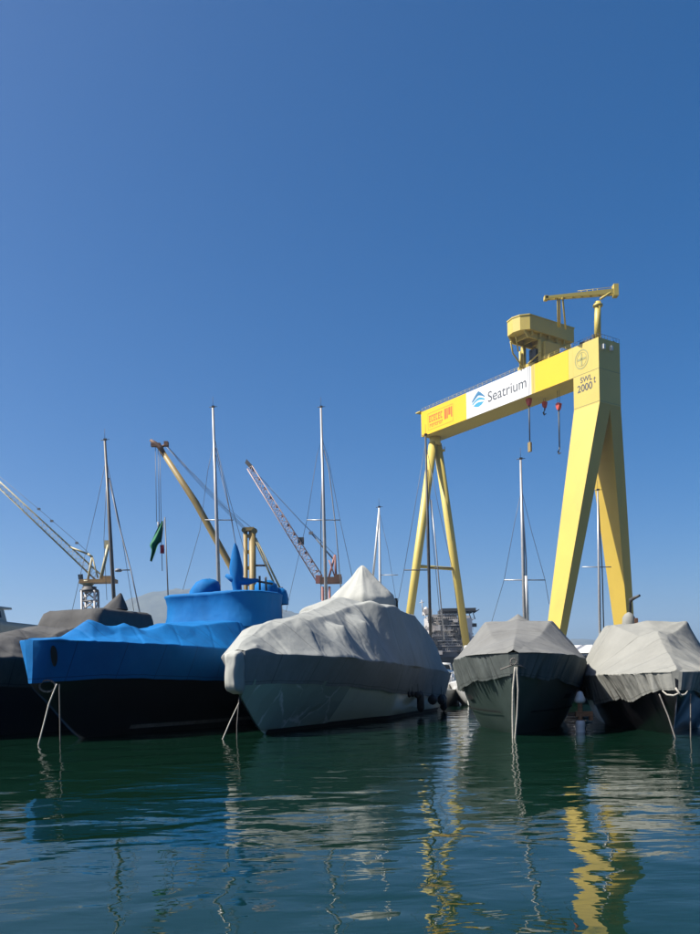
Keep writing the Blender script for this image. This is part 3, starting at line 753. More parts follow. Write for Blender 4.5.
bD.cover('tarpaulin', M['warm_tarp'], D, seed=61.0, skirt_mat=M['green_cloth'], pleat=0.17, wr=0.02, lump=0.03, creases=34, crease_h=0.045, pfreq=8.0, hemj=.12,
    tents=[(4.9, 0, .26, .8, .45), (5.2, -1.0, .06, .8, .5)])
for sg in (-1, 1):
    G = np.array([[tuple(bD.at(s, sg * (float(bD.hw(s, z)) + .02), z)) for z in (1.12, 1.2, 1.28)] for s in np.linspace(2.6, 3.6, 8)])
    MB().grid(G).build('hawse_slot', M['black'], D)
mb = MB(); G = np.array([[tuple(bD.at(s, float(bD.hw(s, z)) + .015, z)) for z in (.72, .78)] for s in np.linspace(.2, 14, 50)]); mb.grid(G)
G = np.array([[tuple(bD.at(s, -float(bD.hw(s, z)) - .015, z)) for z in (.72, .78)] for s in np.linspace(.2, 14, 50)]); mb.grid(G)
mb.build('rubbing_strake', M['antifoul'], D)
mb = MB()
p0 = bD.at(-1.28, 0, 2.42)
for a0 in range(12):
    a, b2 = 2 * math.pi * a0 / 12, 2 * math.pi * (a0 + 1) / 12
    mb.tube(p0 + Vector((.10 * math.cos(a), -.05, .10 * math.sin(a))), p0 + Vector((.10 * math.cos(b2), -.05, .10 * math.sin(b2))), .025, .025, 6)
mb.tube(p0 + Vector((-.4, .1, -.25)), p0 + Vector((.0, -.04, -.1)), .022); mb.tube(p0 + Vector((.42, .12, -.22)), p0 + Vector((.1, -.04, -.1)), .02)
mb.build('bow_ring', M['rope_dark'], D)

# --- cream covered boat at the right edge
bE = Boat((10.2, 27.0), (.23, .97), [
    (-1.2, .10, 1.98, 1.42, .5, 2.0, 2.05, .6),
    (-1.0, .45, 1.98, 1.40, .4, 2.03, 2.12, .6),
    (-.4, .95, 1.97, 1.32, .15, 2.24, 2.30, 1.0),
    (.8, 1.5, 1.96, 1.18, .12, 2.54, 2.60, .95),
    (2.2, 1.95, 1.95, 1.0, .12, 2.88, 2.95, .7),
    (3.6, 2.25, 1.94, .92, .16, 3.15, 3.22, .38),
    (5.0, 2.42, 1.92, .95, .40, 3.6, 3.66, .33),
    (6.0, 2.45, 1.92, 1.0, .56, 3.90, 3.92, .28),
    (10, 2.5, 1.95, 1.05, .56, 3.90, 3.92, .26),
    (11, 2.5, 1.95, 1.05, .54, 3.2, 3.3, .26),
    (15, 2.4, 1.95, 1.05, .54, 2.6, 2.7, .26)],
    [(-1.2, 1.2), (-1.0, .95), (0, 0.0), (1.5, -.5), (5, -.8), (15, -.8)])
E = thing('covered_boat', bE.at(0, 0, 0), 'black hulled boat under a pleated cream grey cover at the right edge', 'boat')
bE.hull('hull', M['black_hull'], E)
bE.cover('tarpaulin', M['cream_tarp'], E, seed=81.0, pleat=0.2, wr=0.04, lump=0.06, pfreq=8.0, hemj=.16,
    tents=[(3.5, .05, .30, 1.3, .8), (6.0, -.1, .07, .8, .6)])
mb = MB(); c = P(629, 626, 34.5)
rings = []
for r, z in [(.26, -.1), (.27, .15), (.24, .35), (.15, .48), (.04, .56)]:
    rings.append([tuple(c + Vector((r * (1 + .2 * noise.noise((math.cos(t) * 2, math.sin(t) * 2, z * 3))) * math.cos(t), r * math.sin(t), z))) for t in [2 * math.pi * k / 20 for k in range(21)]])
mb.grid(np.array(rings), True).build('winch_cover', M['cream_tarp'], E)
mb = MB(); mb.path([c + Vector((.05, 0, .4)), P(630, 604, 34.5), P(630.5, 600, 34.5), P(634, 598, 34.3), P(639.5, 595.5, 34)], [.05, .06, .09, .07, .05], 8)
mb.build('davit_arm', M['steel_dark'], E)
mb = MB(); mb.box(P(636, 622, 34.3), (.12, .12, .3)); mb.tube(P(636, 626, 34.3), P(636, 618, 34.3), .05)
mb.build('deck_post', M['rust'], E)
# white bow rope coils caught under the hem
mb = MB(); pts = [bE.at(-1.15, -.42, 1.42), bE.at(-1.25, -.3, 1.30), bE.at(-1.35, -.12, 1.27), bE.at(-1.35, .0, 1.33), bE.at(-1.38, .12, 1.28), bE.at(-1.3, .22, 1.30), bE.at(-1.2, .3, 1.40)]
mb.path(pts, [.015, .03, .035, .025, .035, .03, .015], 8)
mb.path([bE.at(-1.3, -.05, 1.5), bE.at(-1.42, .02, 1.36), bE.at(-1.36, .10, 1.24)], .03, 8)
mb.build('bow_lashing', M['rope'], E)

# ------------------------------------------------------------------ mooring ropes
GR = 'mooring ropes from bow to water'
p0 = P(57, 684, 28.9)
rope('mooring_rope', [p0, P(49, 704, 28.6), P(44, 724, 28.3), P(38, 747, 28.0)], .026, M['rope'], 'pale slanting rope from the blue bow down to the water', GR)
rope('mooring_rope', [p0 + Vector((.05, .1, 0)), P(60, 715, 28.9), P(60.5, 745, 28.9)], .022, M['rope_dark'], 'dark upright rope hanging beneath the blue bow', GR)
p0 = P(239, 703, 29.4)
rope('mooring_rope', [p0, P(230, 722, 29.2), P(219, 748, 28.8)], .022, M['rope'], 'pale slanting rope from the white grey bow to the water', GR)
rope('mooring_rope', [p0 + Vector((0, .1, .2)), P(237, 725, 29.4), P(237, 746, 29.4)], .018, M['rope_dark'], 'thin dark rope hanging straight below the white grey bow', GR)
p0 = P(515, 667, 26.85)
rope('mooring_rope', [p0, P(512.8, 690, 26.8), P(512.5, 715, 26.8), P(513, 750, 26.8)], .030, M['rope'], 'left one of the two pale ropes down the green boat bow', GR)
rope('mooring_rope', [p0 + Vector((.05, 0, 0)), P(518, 690, 26.75), P(517, 715, 26.75), P(514, 748, 26.75)], .024, M['rope'], 'right one of the two pale ropes down the green boat bow', GR)
rope('mooring_rope', [P(659, 694, 25.9), P(668, 716, 25.6), P(676, 741, 25.3)], .022, M['rope_dark'], 'dark slanting rope below the cream covered bow', GR)
rope('mooring_rope', [P(690.5, 694, 25.9), P(690.5, 716, 25.9), P(690.5, 742, 25.9)], .02, M['rope_dark'], 'dark upright rope at the right edge below the cream cover', GR)

# ------------------------------------------------------------------ fenders on the grey boat's side
def fender(s, z0, z1, r, label, ball=False):
    t = float(bC.hw(s, (z0 + z1) / 2)) + r + .09
    c = bC.at(s, t, z0); h = z1 - z0
    prof = [(.02, 0), (r * .6, h * .06), (r, h * .2), (r, h * .8), (r * .6, h * .94), (.03, h)] if not ball else [(.02, 0), (r * .6, h * .1), (r * .95, h * .33), (r, h * .5), (r * .85, h * .72), (r * .4, h * .9), (.05, h)]
    root = thing('fender', c, label, 'fender', 'black fenders along the pale boat')
    MB().lathe(c, prof, 16).build('fender_body', M['black'], root)
    MB().tube(c + Vector((0, 0, h * .98)), c + Vector((0, 0, h + .5)), .015).build('lanyard', M['rope_dark'], root)
fender(13.6, .16, 1.25, .19, 'long black sausage fender hanging nearly to the water')
fender(12.6, .92, 1.25, .17, 'stubby black fender just left of the long one')
fender(11.7, 1.0, 1.28, .09, 'second small black fender from the bow end')
fender(11.1, 1.0, 1.3, .08, 'small black fender nearest the bow end')
fender(15.7, .48, 1.05, .27, 'round black ball fender on the pale hull', True)
fender(17.9, .38, 1.0, .24, 'round black ball fender closest to the stern', True)
fender(19.1, .0, .95, .2, 'long black fender at the stern corner')

# ------------------------------------------------------------------ white capped timber post between the two right boats
c = P(580.5, 737, 29.0); c.z = -.3
post = thing('mooring_post', c, 'white capped timber mooring post standing in the dark gap', 'post')
k = 29.0 / F
mb = MB(); mb.tube(c, c + Vector((0, 0, 1.35)), .09, .085, 12); mb.build('post', M['wood'], post)
mb = MB(); mb.lathe(Vector((c.x, c.y, P(0, 733, 29).z * 0 + .02)), [(.16, -.25), (.17, 0), (.15, .12), (.165, .2), (.16, .33), (.12, .38)], 18); mb.build('float_collar', M['white_paint'], post)
mb = MB(); mb.lathe(Vector((c.x, c.y, 1.0)), [(.10, -.02), (.17, .02), (.19, .1), (.15, .2), (.12, .28), (.09, .36), (.02, .4)], 18); mb.build('cap', M['white_paint'], post)
mb = MB(); mb.box((c.x + .12, c.y, .62), (.55, .16, .17)); mb.box((c.x + .36, c.y, .55), (.1, .2, .3)); mb.build('crosspiece', M['wood'], post)

# ------------------------------------------------------------------ sailing yachts moored behind
GS = 'sailing yachts moored behind the covered boats'
def yacht(top, base, Y, label, r=.11, spreaders=(), shrouds=(), mast=None, stays=(), hull_mat=None, L=13, boom=None, extras=None):
    p1 = P(*top, Y); pb = P(*base, Y)
    d = (p1 - pb) / (p1.z - pb.z)
    zb = 1.5
    p0 = pb + d * (zb - pb.z)
    bt = Boat((p0.x - .3 * L * .42, p0.y - .954 * L * .42), (.3, .954), [
        (-1.2, .06, 1.35, 1, .5, 1.4, 1.4, .8), (0, .7, 1.28, 1, .5, 1.3, 1.3, .7), (L * .25, 1.55, 1.15, .9, .5, 1.2, 1.2, .5), (L * .55, 1.95, 1.08, .9, .5, 1.1, 1.1, .4), (L * .85, 1.75, 1.08, .9, .5, 1.1, 1.1, .4), (L, 1.45, 1.1, .9, .5, 1.1, 1.1, .4)],
        [(-1.2, 1.15), (0, 0), (L * .3, -.5), (L * .8, -.3), (L, .1)])
    root = thing('sailing_yacht', (p0.x, p0.y, 0), label, 'sailing boat', GS)
    bt.hull('hull', hull_mat or M['white_paint'], root, n=40)
    mb = MB()
    lo = [bt.at(L * .28, -.9, 1.12), bt.at(L * .28, .9, 1.12), bt.at(L * .62, 1.15, 1.06), bt.at(L * .62, -1.15, 1.06)]
    hi = [bt.at(L * .34, -.65, 1.5), bt.at(L * .34, .65, 1.5), bt.at(L * .61, .95, 1.6), bt.at(L * .61, -.95, 1.6)]
    mb.hexa(lo, hi).build('cabin', M['white_paint'], root)
    MB().path([p0, p0.lerp(p1, .6), p1], [r, r * .95, r * .6], 10).build('mast', mast or M['alu'], root)
    mb = MB(); mb.tube(p1, p1 + Vector((0, 0, .8)), .015, .012, 5); mb.tube(p1 + Vector((-.25, 0, .05)), p1 + Vector((.3, 0, .1)), .03, .02, 5); mb.box(p1 + Vector((.02, 0, .1)), (.2, .12, .12))
    mb.build('masthead_gear', M['steel_dark'], root)
    ax = bt.at(0, 1, 0) - bt.at(0, 0, 0)
    for (xl, xr, y) in spreaders:
        a, b_ = P(xl, y, Y), P(xr, y, Y)
        MB().tube(a, b_, .04, .04, 6).build('spreader', mast or M['alu'], root)
    for sh in shrouds:
        pts = [P(x, y, Y + dy) for (x, y, dy) in sh['p']]
        MB().path(pts, sh.get('r', .018), 5).build(sh.get('n', 'shroud'), sh.get('m', M['wire']), root)
    if boom:
        MB().path([P(*q, Y) for q in boom], .13, 10).build('furled_boom', M['white_paint'], root)
    return root

def sh(*pts, r=.018, n='shroud', m=None):
    return dict(p=[(a[0], a[1], a[2] if len(a) > 2 else 0) for a in pts], r=r, n=n, m=m or M['wire'])
t = yacht((105, 441), (114.5, 606), 56, 'yacht with a tall dark grey mast behind the charcoal covered boat', .13, mast=M['dark_alu'],
      spreaders=[(116, 130, 570)],
      shrouds=[sh((106.5, 458), (98, 500), (84, 560), (72, 612, 2)), sh((109, 478), (118, 520), (131, 570), (140, 613, -1), r=.045, m=M['alu']), sh((107, 462), (121, 530), (134, 611, 2), r=.022), sh((107, 470), (104, 540), (107, 600, 3), n='halyard')])
mb = MB(); mb.lathe(P(118.5, 572, 55.6), [(.05, 0), (.22, .03), (.24, .1), (.18, .2), (.03, .24)], 14); mb.build('radar_dome', M['ship_grey'], t)
yacht((213, 408), (219, 588), 60, 'yacht with the tallest silver mast rising behind the blue wheelhouse', .135,
      spreaders=[(205, 233.5, 520)],
      shrouds=[sh((215, 438), (208, 470), (200, 530), (183, 590, 2)), sh((216, 448), (226, 490), (236, 545), (243, 600, -1), r=.03), sh((216, 455), (232, 520), (238, 560), r=.02), sh((215, 440), (230, 500), (247, 560, 3), n='backstay')])
yacht((321, 408), (326.5, 612), 62, 'yacht with a slim silver mast left of the white tarpaulin peak', .13,
      spreaders=[(307, 340, 520)],
      shrouds=[sh((322, 440), (317, 455), (307, 520), (286, 612, 2)), sh((323, 442), (328, 457), (340, 520), (353, 580, -1)), sh((324, 450), (329, 470), (336, 530), (341, 590), r=.04, m=M['alu']), sh((323, 440), (321, 520), (321, 600, 2), n='halyard', r=.03)])
yacht((379, 508), (380, 580), 70, 'yacht with a short white mast close beside the tarpaulin peak', .12, mast=M['white_paint'],
      spreaders=[(381, 398, 575)],
      shrouds=[sh((379, 512), (376, 545), (373, 577), r=.09, m=M['white_paint'], n='furled_sail'), sh((380, 515), (388, 550), (396, 600), r=.015)])
yacht((425.5, 436), (430.5, 636), 58, 'yacht with a black mast in front of the left gantry legs', .11, mast=M['steel_dark'],
      spreaders=[(404, 428, 570), (428, 452, 568)],
      shrouds=[sh((426, 440), (416, 500), (404, 570), (396, 612, 1)), sh((427, 450), (439, 510), (452, 568), (460, 630, -1)), sh((431, 500), (437, 560), (444, 640), r=.045, m=M['alu']), sh((428, 470), (433, 540), (442, 640), r=.02, n='halyard')])
yacht((520.5, 460), (524.5, 620), 56, 'yacht with a silver mast and boom behind the green boat', .12,
      spreaders=[(504, 545, 580)],
      shrouds=[sh((521, 492), (515, 520), (504, 580), (491, 624, 1)), sh((522, 492), (531, 530), (545, 580), (549, 604, 1)), sh((522, 500), (526, 560), (527, 622), r=.05, m=M['alu'], n='halyard')],
      boom=[(525.5, 576), (526.5, 600), (527, 622)])
yacht((597.5, 491), (600, 650), 64, 'yacht with a thin grey mast between the two right hand gantry legs', .10,
      spreaders=[(582, 611, 567)],
      shrouds=[sh((598, 500), (602, 570), (604, 648), r=.05, m=M['dark_alu'], n='halyard')])

# ------------------------------------------------------------------ small motor yachts in the gaps
GM = 'white motor yachts glimpsed in the gaps'
def motor_yacht(x, Y, L, label, zs=1.5, ztop=3.4, m=None, roof=None, arch=True, hm=None):
    bt = Boat((x, Y), (.26, .966), [
        (-1.3, .08, zs + .25, 1, .5, 1, 1, .8), (0, 1.0, zs + .15, 1, .5, 1, 1, .7), (L * .25, 1.75, zs, 1, .5, 1, 1, .45), (L * .6, 1.95, zs - .15, 1, .5, 1, 1, .35), (L, 1.85, zs - .2, 1, .5, 1, 1, .3)],
        [(-1.3, zs - .1), (0, 0), (L * .3, -.5), (L, -.5)])
    root = thing('motor_yacht', (x, Y, 0), label, 'motor boat', GM)
    mm = m or M['white_paint']
    bt.hull('hull', hm or mm, root, n=40)
    h = (ztop - zs)
    lo = [bt.at(L * .22, -1.15, zs), bt.at(L * .22, 1.15, zs), bt.at(L * .75, 1.5, zs - .2), bt.at(L * .75, -1.5, zs - .2)]
    hi = [bt.at(L * .36, -.95, zs + h * .52), bt.at(L * .36, .95, zs + h * .52), bt.at(L * .74, 1.35, zs + h * .5), bt.at(L * .74, -1.35, zs + h * .5)]
    dh = MB().hexa(lo, hi).build('deckhouse', mm, root)
    mb = MB()
    for sg in (-1, 1):
        for f0, f1 in ((.30, .44), (.46, .58), (.6, .71)):
            def q(f, v):
                a = Vector(lo[1 if sg > 0 else 0]).lerp(Vector(lo[2 if sg > 0 else 3]), (f - .22) / .53); b_ = Vector(hi[1 if sg > 0 else 0]).lerp(Vector(hi[2 if sg > 0 else 3]), max(0, (f - .36) / .38))
                return a.lerp(b_, v) + bt.at(0, sg * .02, 0) - bt.at(0, 0, 0)
            MB().add([q(f0 + .05, .35), q(f1, .35), q(f1, .85), q(f0 + .07, .85)], [(0, 1, 2, 3)]).build('window', M['glass'], dh)
    fr = [Vector(lo[0]).lerp(Vector(hi[0]), .3), Vector(lo[1]).lerp(Vector(hi[1]), .3), Vector(lo[1]).lerp(Vector(hi[1]), .9), Vector(lo[0]).lerp(Vector(hi[0]), .9)]
    off = bt.at(-.03, 0, .02) - bt.at(0, 0, 0); MB().add([p + off for p in fr], [(0, 1, 2, 3)]).build('windscreen', M['glass'], dh)
    MB().hexa([bt.at(L * .34, -1.1, zs + h * .52 + .02), bt.at(L * .34, 1.1, zs + h * .52 + .02), bt.at(L * .8, 1.45, zs + h * .52), bt.at(L * .8, -1.45, zs + h * .52)], [bt.at(L * .38, -1.0, zs + h * .7), bt.at(L * .38, 1.0, zs + h * .7), bt.at(L * .8, 1.4, zs + h * .62), bt.at(L * .8, -1.4, zs + h * .62)]).build('flybridge', mm, root)
    mb = MB()
    for sg in (-1, 1):
        mb.path([bt.at(L * .66, sg * 1.2, zs + h * .6), bt.at(L * .6, sg * 1.1, zs + h * .95), bt.at(L * .6, 0, zs + h)], [.12, .1, .09], 8)
    if arch: mb.build('radar_arch', roof or mm, root)
    mb = MB()
    for i in range(10):
        s = -1 + i * L * .05; b_ = float(bt.col(1, s)) - .08; z = float(bt.col(2, s))
        for sg in (-1, 1): mb.tube(bt.at(s, sg * b_, z), bt.at(s, sg * b_, z + .65), .02, .02, 5)
    for sg in (-1, 1): mb.path([bt.at(-1 + i * L * .05, sg * (float(bt.col(1, -1 + i * L * .05)) - .08), float(bt.col(2, -1 + i * L * .05)) + .65) for i in range(10)], .022, 5)
    mb.build('rail', M['alu'], root)
    return root
motor_yacht(P(461, 700, 60).x, 56, 12, 'white motor yacht showing between the pale boat and the green boat', 1.5, 4.3)
motor_yacht(P(446, 700, 66).x - 1, 72, 11, 'second white motor yacht just left of the gap beside the pale boat stern', 1.3, 3.2)
motor_yacht(P(585, 680, 58).x - 1, 56, 12, 'dark hulled motor yacht with white deckhouse between the two right hand boats', 1.7, 5.0, arch=False, hm=M['black_hull'])
motor_yacht(P(566, 680, 78).x, 80, 13, 'farther white motor yacht behind the green boat stern', 2.0, 6.2, arch=False)
motor_yacht(-24.3, 44.0, 11, 'cream motor yacht with dark windows above the charcoal tarpaulin at far left', 5.95, 7.2, m=M['cream_paint'], arch=False)

# ------------------------------------------------------------------ flag
Yf = 41.5
a, b_ = P(165, 517, Yf), P(168, 592, Yf)
root = thing('flagpole', b_ + (b_ - a) * .7, 'thin pole with a limp dark green flag left of the tall mast', 'flag')
MB().tube(b_ + (b_ - a) * .7, a, .04, .025, 8).build('pole', M['dark_alu'], root)
n, m_ = 40, 18
fL = [(161.8, 521), (157, 529), (152, 539), (149.6, 545), (151.6, 551), (150.4, 561)]
fR = [(163.2, 521), (162.8, 531), (161.6, 541), (158.5, 545), (156.5, 551), (152.2, 562)]
G = np.zeros((n, m_, 3)); kf = np.linspace(0, 1, 6)
for i in range(n):
    f = i / (n - 1)
    l_ = [float(pchip(kf, [q_[d] for q_ in fL], [f])[0]) for d in (0, 1)]; r_ = [float(pchip(kf, [q_[d] for q_ in fR], [f])[0]) for d in (0, 1)]
    L0, R0 = P(*l_, Yf), P(*r_, Yf)
    for j in range(m_):
        g = j / (m_ - 1)
        G[i, j] = tuple(L0.lerp(R0, g) + Vector((0, .10 * math.sin(g * 8 + f * 4) * min(1, f * 3), 0)))
mb = MB().grid(G, True); G2 = G.copy(); G2[:, :, 1] += .012; mb.grid(G2, True)
mb.build('flag', M['flag'], root)
mb = MB(); c = P(162, 549, Yf)
G = np.array([[tuple(c + Vector((-.09 + .2 * u, .04 * math.sin(6 * u + 3 * v), .2 - .42 * v))) for u in np.linspace(0, 1, 8)] for v in np.linspace(0, 1, 8)])
mb.grid(G); mb.build('pennant', M['flag_red'], root)
MB().path([a + Vector((-.03, 0, -.1)), P(161.5, 540, Yf), P(162.5, 571, Yf)], .018, 5).build('halyard', M['wire'], root)

# ------------------------------------------------------------------ gantry crane
D0 = 215.0
e = Vector((-.564, .826, 0)).normalized()        # along the beam, away from the near tower
v = Vector((e.y, -e.x, 0))                        # across the beam, away from the viewer's face
Z3 = Vector((0, 0, 1))
T0 = P(598.2, 336.8, D0)                          # near top corner of the tower
ztop = T0.z
def face_hit(px, py, off=0.0):
    """(distance along beam, height) where the sight line meets the beam's left face"""
    a, b2 = ray(px, py); d = Vector((a, 1, b2)); o = Vector((0, 0, CH)); q = T0 - v * off
    k = (q - o).dot(v) / d.dot(v); h = o + d * k
    return (h - T0).dot(e), h.z
def FB(a, z, off=0.0): return Vector((T0.x, T0.y, 0)) + e * a - v * off + Z3 * z
def BV(a, w_, z): return Vector((T0.x, T0.y, 0)) + e * a + v * w_ + Z3 * z
Lb = face_hit(421, 411)[0]
z_b = face_hit(500, 405.5)[1]
zb = ztop - 7.6
WB = 8.3; TW = face_hit(573.3, 379)[0]
print('GANTRY', 'L', Lb, 'ztop', ztop, 'zbot', z_b, face_hit(430, 433)[1], face_hit(570, 380)[1], 'TW', TW)
zb = 0.5 * (face_hit(430, 433)[1] + face_hit(570, 380)[1])
base = BV(TW / 2, WB / 2, 2.2)
GA = thing('gantry_crane', base, 'giant yellow shipyard gantry crane spanning the dock', 'gantry crane')
mb = MB()
mb.hexa([BV(TW + .02, 0, zb), BV(TW + .02, WB, zb), BV(Lb, WB, zb), BV(Lb, 0, zb)], [BV(TW + .02, 0, ztop), BV(TW + .02, WB, ztop), BV(Lb, WB, ztop), BV(Lb, 0, ztop)])
beam = mb.build('beam', M['gantry'], GA)
mb = MB(); mb.hexa([BV(Lb + .05, -.5, ztop + .05), BV(Lb + .05, WB + .5, ztop + .05), BV(Lb + 2.2, WB + .5, ztop + .05), BV(Lb + 2.2, -.5, ztop + .05)], [BV(Lb + .05, -.5, ztop + .35), BV(Lb + .05, WB + .5, ztop + .35), BV(Lb + 2.2, WB + .5, ztop + .35), BV(Lb + 2.2, -.5, ztop + .35)])
mb.build('end_platform', M['gantry'], GA)
mb = MB()
for i in range(34):
    a0 = TW + .5 + (Lb - TW - 1) * i / 33
    for w_ in (-.05, WB + .05): mb.tube(BV(a0, w_, ztop), BV(a0, w_, ztop + 1.0), .04, .04, 4)
for w_ in (-.05, WB + .05):
    for z in (.5, 1.0): mb.tube(BV(TW + .5, w_, ztop + z), BV(Lb - .5, w_, ztop + z), .04, .04, 4)
mb.build('railing', M['gantry'], GA)
mb = MB()
for w_ in (1.6, WB - 1.6): mb.hexa([BV(.4, w_ - .2, ztop + .01), BV(.4, w_ + .2, ztop + .01), BV(Lb - .4, w_ + .2, ztop + .01), BV(Lb - .4, w_ - .2, ztop + .01)], [BV(.4, w_ - .1, ztop + .5), BV(.4, w_ + .1, ztop + .5), BV(Lb - .4, w_ + .1, ztop + .5), BV(Lb - .4, w_ - .1, ztop + .5)])
mb.build('trolley_rail', M['steel_dark'], GA)
# painted panels on the face
def panel(name, a0, a1, material, z0=None, z1=None, off=.03, parent=None, label=None):
    z0 = zb + .02 if z0 is None else z0; z1 = ztop - .02 if z1 is None else z1
    mb = MB().hexa([FB(a0, z0, 0.002), FB(a1, z0, 0.002), FB(a1, z0, off), FB(a0, z0, off)], [FB(a0, z1, 0.002), FB(a1, z1, 0.002), FB(a1, z1, off), FB(a0, z1, off)])
    return mb.build(name, material, parent or GA, label)
aY0 = Lb - .05; aW0 = face_hit(466.4, 405)[0]; aW1 = face_hit(531.2, 380)[0]; aS = face_hit(533.2, 378)[0]; aS2 = face_hit(535, 378)[0]; aV1 = face_hit(568.5, 370)[0]
panel('yellow_panel', aY0, aW0 + .005, M['vivid'], label='vivid yellow panel at the far end of the beam')
banner = panel('banner', aW0, aW1, M['banner'], label='white panel with the blue wave mark and dark lettering')
panel('seam_strip', aW1 - .005, aS, M['gantry'], off=.034)
panel('yellow_panel', aS2, aV1, M['vivid'], label='vivid yellow panel next to the tower')
mb = MB()
for px in (528.4, 530.0): 
    a0 = face_hit(px, 382)[0]; mb.hexa([FB(a0 - .1, zb + .1, .02), FB(a0 + .1, zb + .1, .02), FB(a0 + .1, zb + .1, .05), FB(a0 - .1, zb + .1, .05)], [FB(a0 - .1, ztop - .1, .02), FB(a0 + .1, ztop - .1, .02), FB(a0 + .1, ztop - .1, .05), FB(a0 - .1, ztop - .1, .05)])
mb.build('drain_pipe', M['ship_grey'], GA)

def text_mesh(name, body, a_left, a_right, z_lo, z_hi, material, parent, off=.05, bold=.0, thick=.02, spacing=1.0):
    cu = bpy.data.curves.new(name, 'FONT'); cu.body = body; cu.size = 1.0; cu.offset = bold; cu.space_character = spacing; cu.extrude = 0
    to = bpy.data.objects.new('tmp_text', cu); COL.objects.link(to)
    dg = bpy.context.evaluated_depsgraph_get(); me = bpy.data.meshes.new_from_object(to.evaluated_get(dg))
    bpy.data.objects.remove(to); bpy.data.curves.remove(cu)
    xs = [q.co.x for q in me.vertices]; ys = [q.co.y for q in me.vertices]
    x0, x1, y0, y1 = min(xs), max(xs), min(ys), max(ys)
    o0 = origin_of(parent)
    for q in me.vertices:
        f, g = (q.co.x - x0) / (x1 - x0), (q.co.y - y0) / (y1 - y0)
        q.co = FB(a_left + (a_right - a_left) * f, z_lo + (z_hi - z_lo) * g, off) - o0
    me.materials.append(material); me.name = name
    o = bpy.data.objects.new(name, me); COL.objects.link(o); o.parent = parent
    return o
aL, zl = face_hit(488, 401.4); aR, zr = face_hit(526.4, 388.6)
zlo = .5 * (zl + zr); zhi = face_hit(489.5, 391.3)[1]
print('TEXT', aL, aR, zl, zr, zhi)
text_mesh('lettering', 'Seatrium', aL, aR, zlo, zhi, M['letter'], banner, bold=.004)
# wave mark: a peaked roof of three curved bands
def mark(pts, material, off=.05):
    top = [FB(*face_hit(x, y)[:2], off) for x, y in pts]
    return MB().add(top, [tuple(range(len(top)))])
lx0, lx1 = face_hit(472, 400)[0], face_hit(485, 398)[0]; lz0, lz1 = face_hit(478.5, 406.8)[1], face_hit(477.5, 391.8)[1]
def LM(u, w_): return FB(lx0 + (lx1 - lx0) * u, lz0 + (lz1 - lz0) * w_, .05)
def band(outer, inner, material, name):
    mb = MB(); mb.add([LM(*q) for q in outer + inner[::-1]], [tuple(range(len(outer) + len(inner)))]); return mb.build(name, material, banner)
band([(0, .52), (.12, .66), (.28, .84), (.46, 1.0), (.54, 1.0), (.72, .84), (.88, .66), (1, .52)], [(0, .40), (.14, .48), (.3, .60), (.46, .72), (.54, .72), (.7, .66), (.86, .56), (1, .46)], M['logo_dark'], 'wave_mark')
band([(.02, .33), (.18, .44), (.4, .58), (.56, .60), (.75, .52), (.98, .38)], [(.02, .22), (.2, .34), (.4, .42), (.56, .43), (.75, .38), (.98, .28)], M['logo_light'], 'wave_mark')
band([(.10, .16), (.3, .26), (.5, .30), (.7, .26), (.92, .20)], [(.30, .04), (.42, .01), (.5, 0), (.6, .02), (.74, .07)], M['logo_light'], 'wave_mark')
# small orange and red sign at the far end: two rows of worn letters and a red block
sx0, sx1 = face_hit(428, 425)[0], face_hit(453, 408)[0]
mb = MB(); rb = MB()
zA = zb + (ztop - zb) * .50
def SG(u, w_): return FB(sx0 + (sx1 - sx0) * u, zb + (ztop - zb) * (.14 + .68 * w_), .05)
def bar(mb, u0, u1, w0, w1): mb.add([SG(u0, w0), SG(u1, w0), SG(u1, w1), SG(u0, w1)], [(0, 1, 2, 3)])
for u0, u1, w0, w1 in ((0, 1, 0, .03), (0, 1, .97, 1), (0, .012, .03, .97), (.988, 1, .03, .97)): bar(mb, u0, u1, w0, w1)
mb.build('sign_frame', M['orange_sign'], GA)
for k2 in range(6):
    u = .05 + k2 * .092
    bar(rb, u, u + .025, .44, .84); bar(rb, u + .03, u + .07, .74, .84); bar(rb, u + .03, u + .065, .44, .53)
    if k2 % 2 == 0: bar(rb, u + .03, u + .06, .60, .68)
for k2 in range(7):
    u = .07 + k2 * .078
    bar(rb, u, u + .02, .14, .34); bar(rb, u + .024, u + .055, .26, .34)
    if k2 % 2: bar(rb, u + .024, u + .05, .14, .2)
bar(rb, .66, .74, .28, .88); bar(rb, .92, .965, .28, .88); bar(rb, .755, .80, .28, .88); bar(rb, .82, .90, .44, .88)
rb.build('sign_lettering', M['red_sign'], GA)

# near tower
zs_ = face_hit(598.9, 402)[1]        # where the legs part
print('SPLIT', zs_)
mb = MB()
mb.hexa([BV(0, 0, zs_), BV(0, WB, zs_), BV(TW, WB, zs_), BV(TW, 0, zs_)], [BV(0, 0, ztop), BV(0, WB, ztop), BV(TW, WB, ztop), BV(TW, 0, ztop)])
tower = mb.build('tower_head', M['gantry'], GA)
mb = MB()
for z in (face_hit(598.5, 368)[1], zs_ + .3):
    MB().hexa([BV(-.03, -.04, z), BV(-.03, WB + .04, z), BV(TW + .01, WB + .04, z), BV(TW + .01, -.04, z)], [BV(-.03, -.04, z + .12), BV(-.03, WB + .04, z + .12), BV(TW + .01, WB + .04, z + .12), BV(TW + .01, -.04, z + .12)]).build('weld_seam', M['emblem'], GA)
QF = 13.0
fa0, fa1 = face_hit(560.5, 620)[0], 0
cF, cB = WB / 2 - 19.0, WB / 2 + 10.3
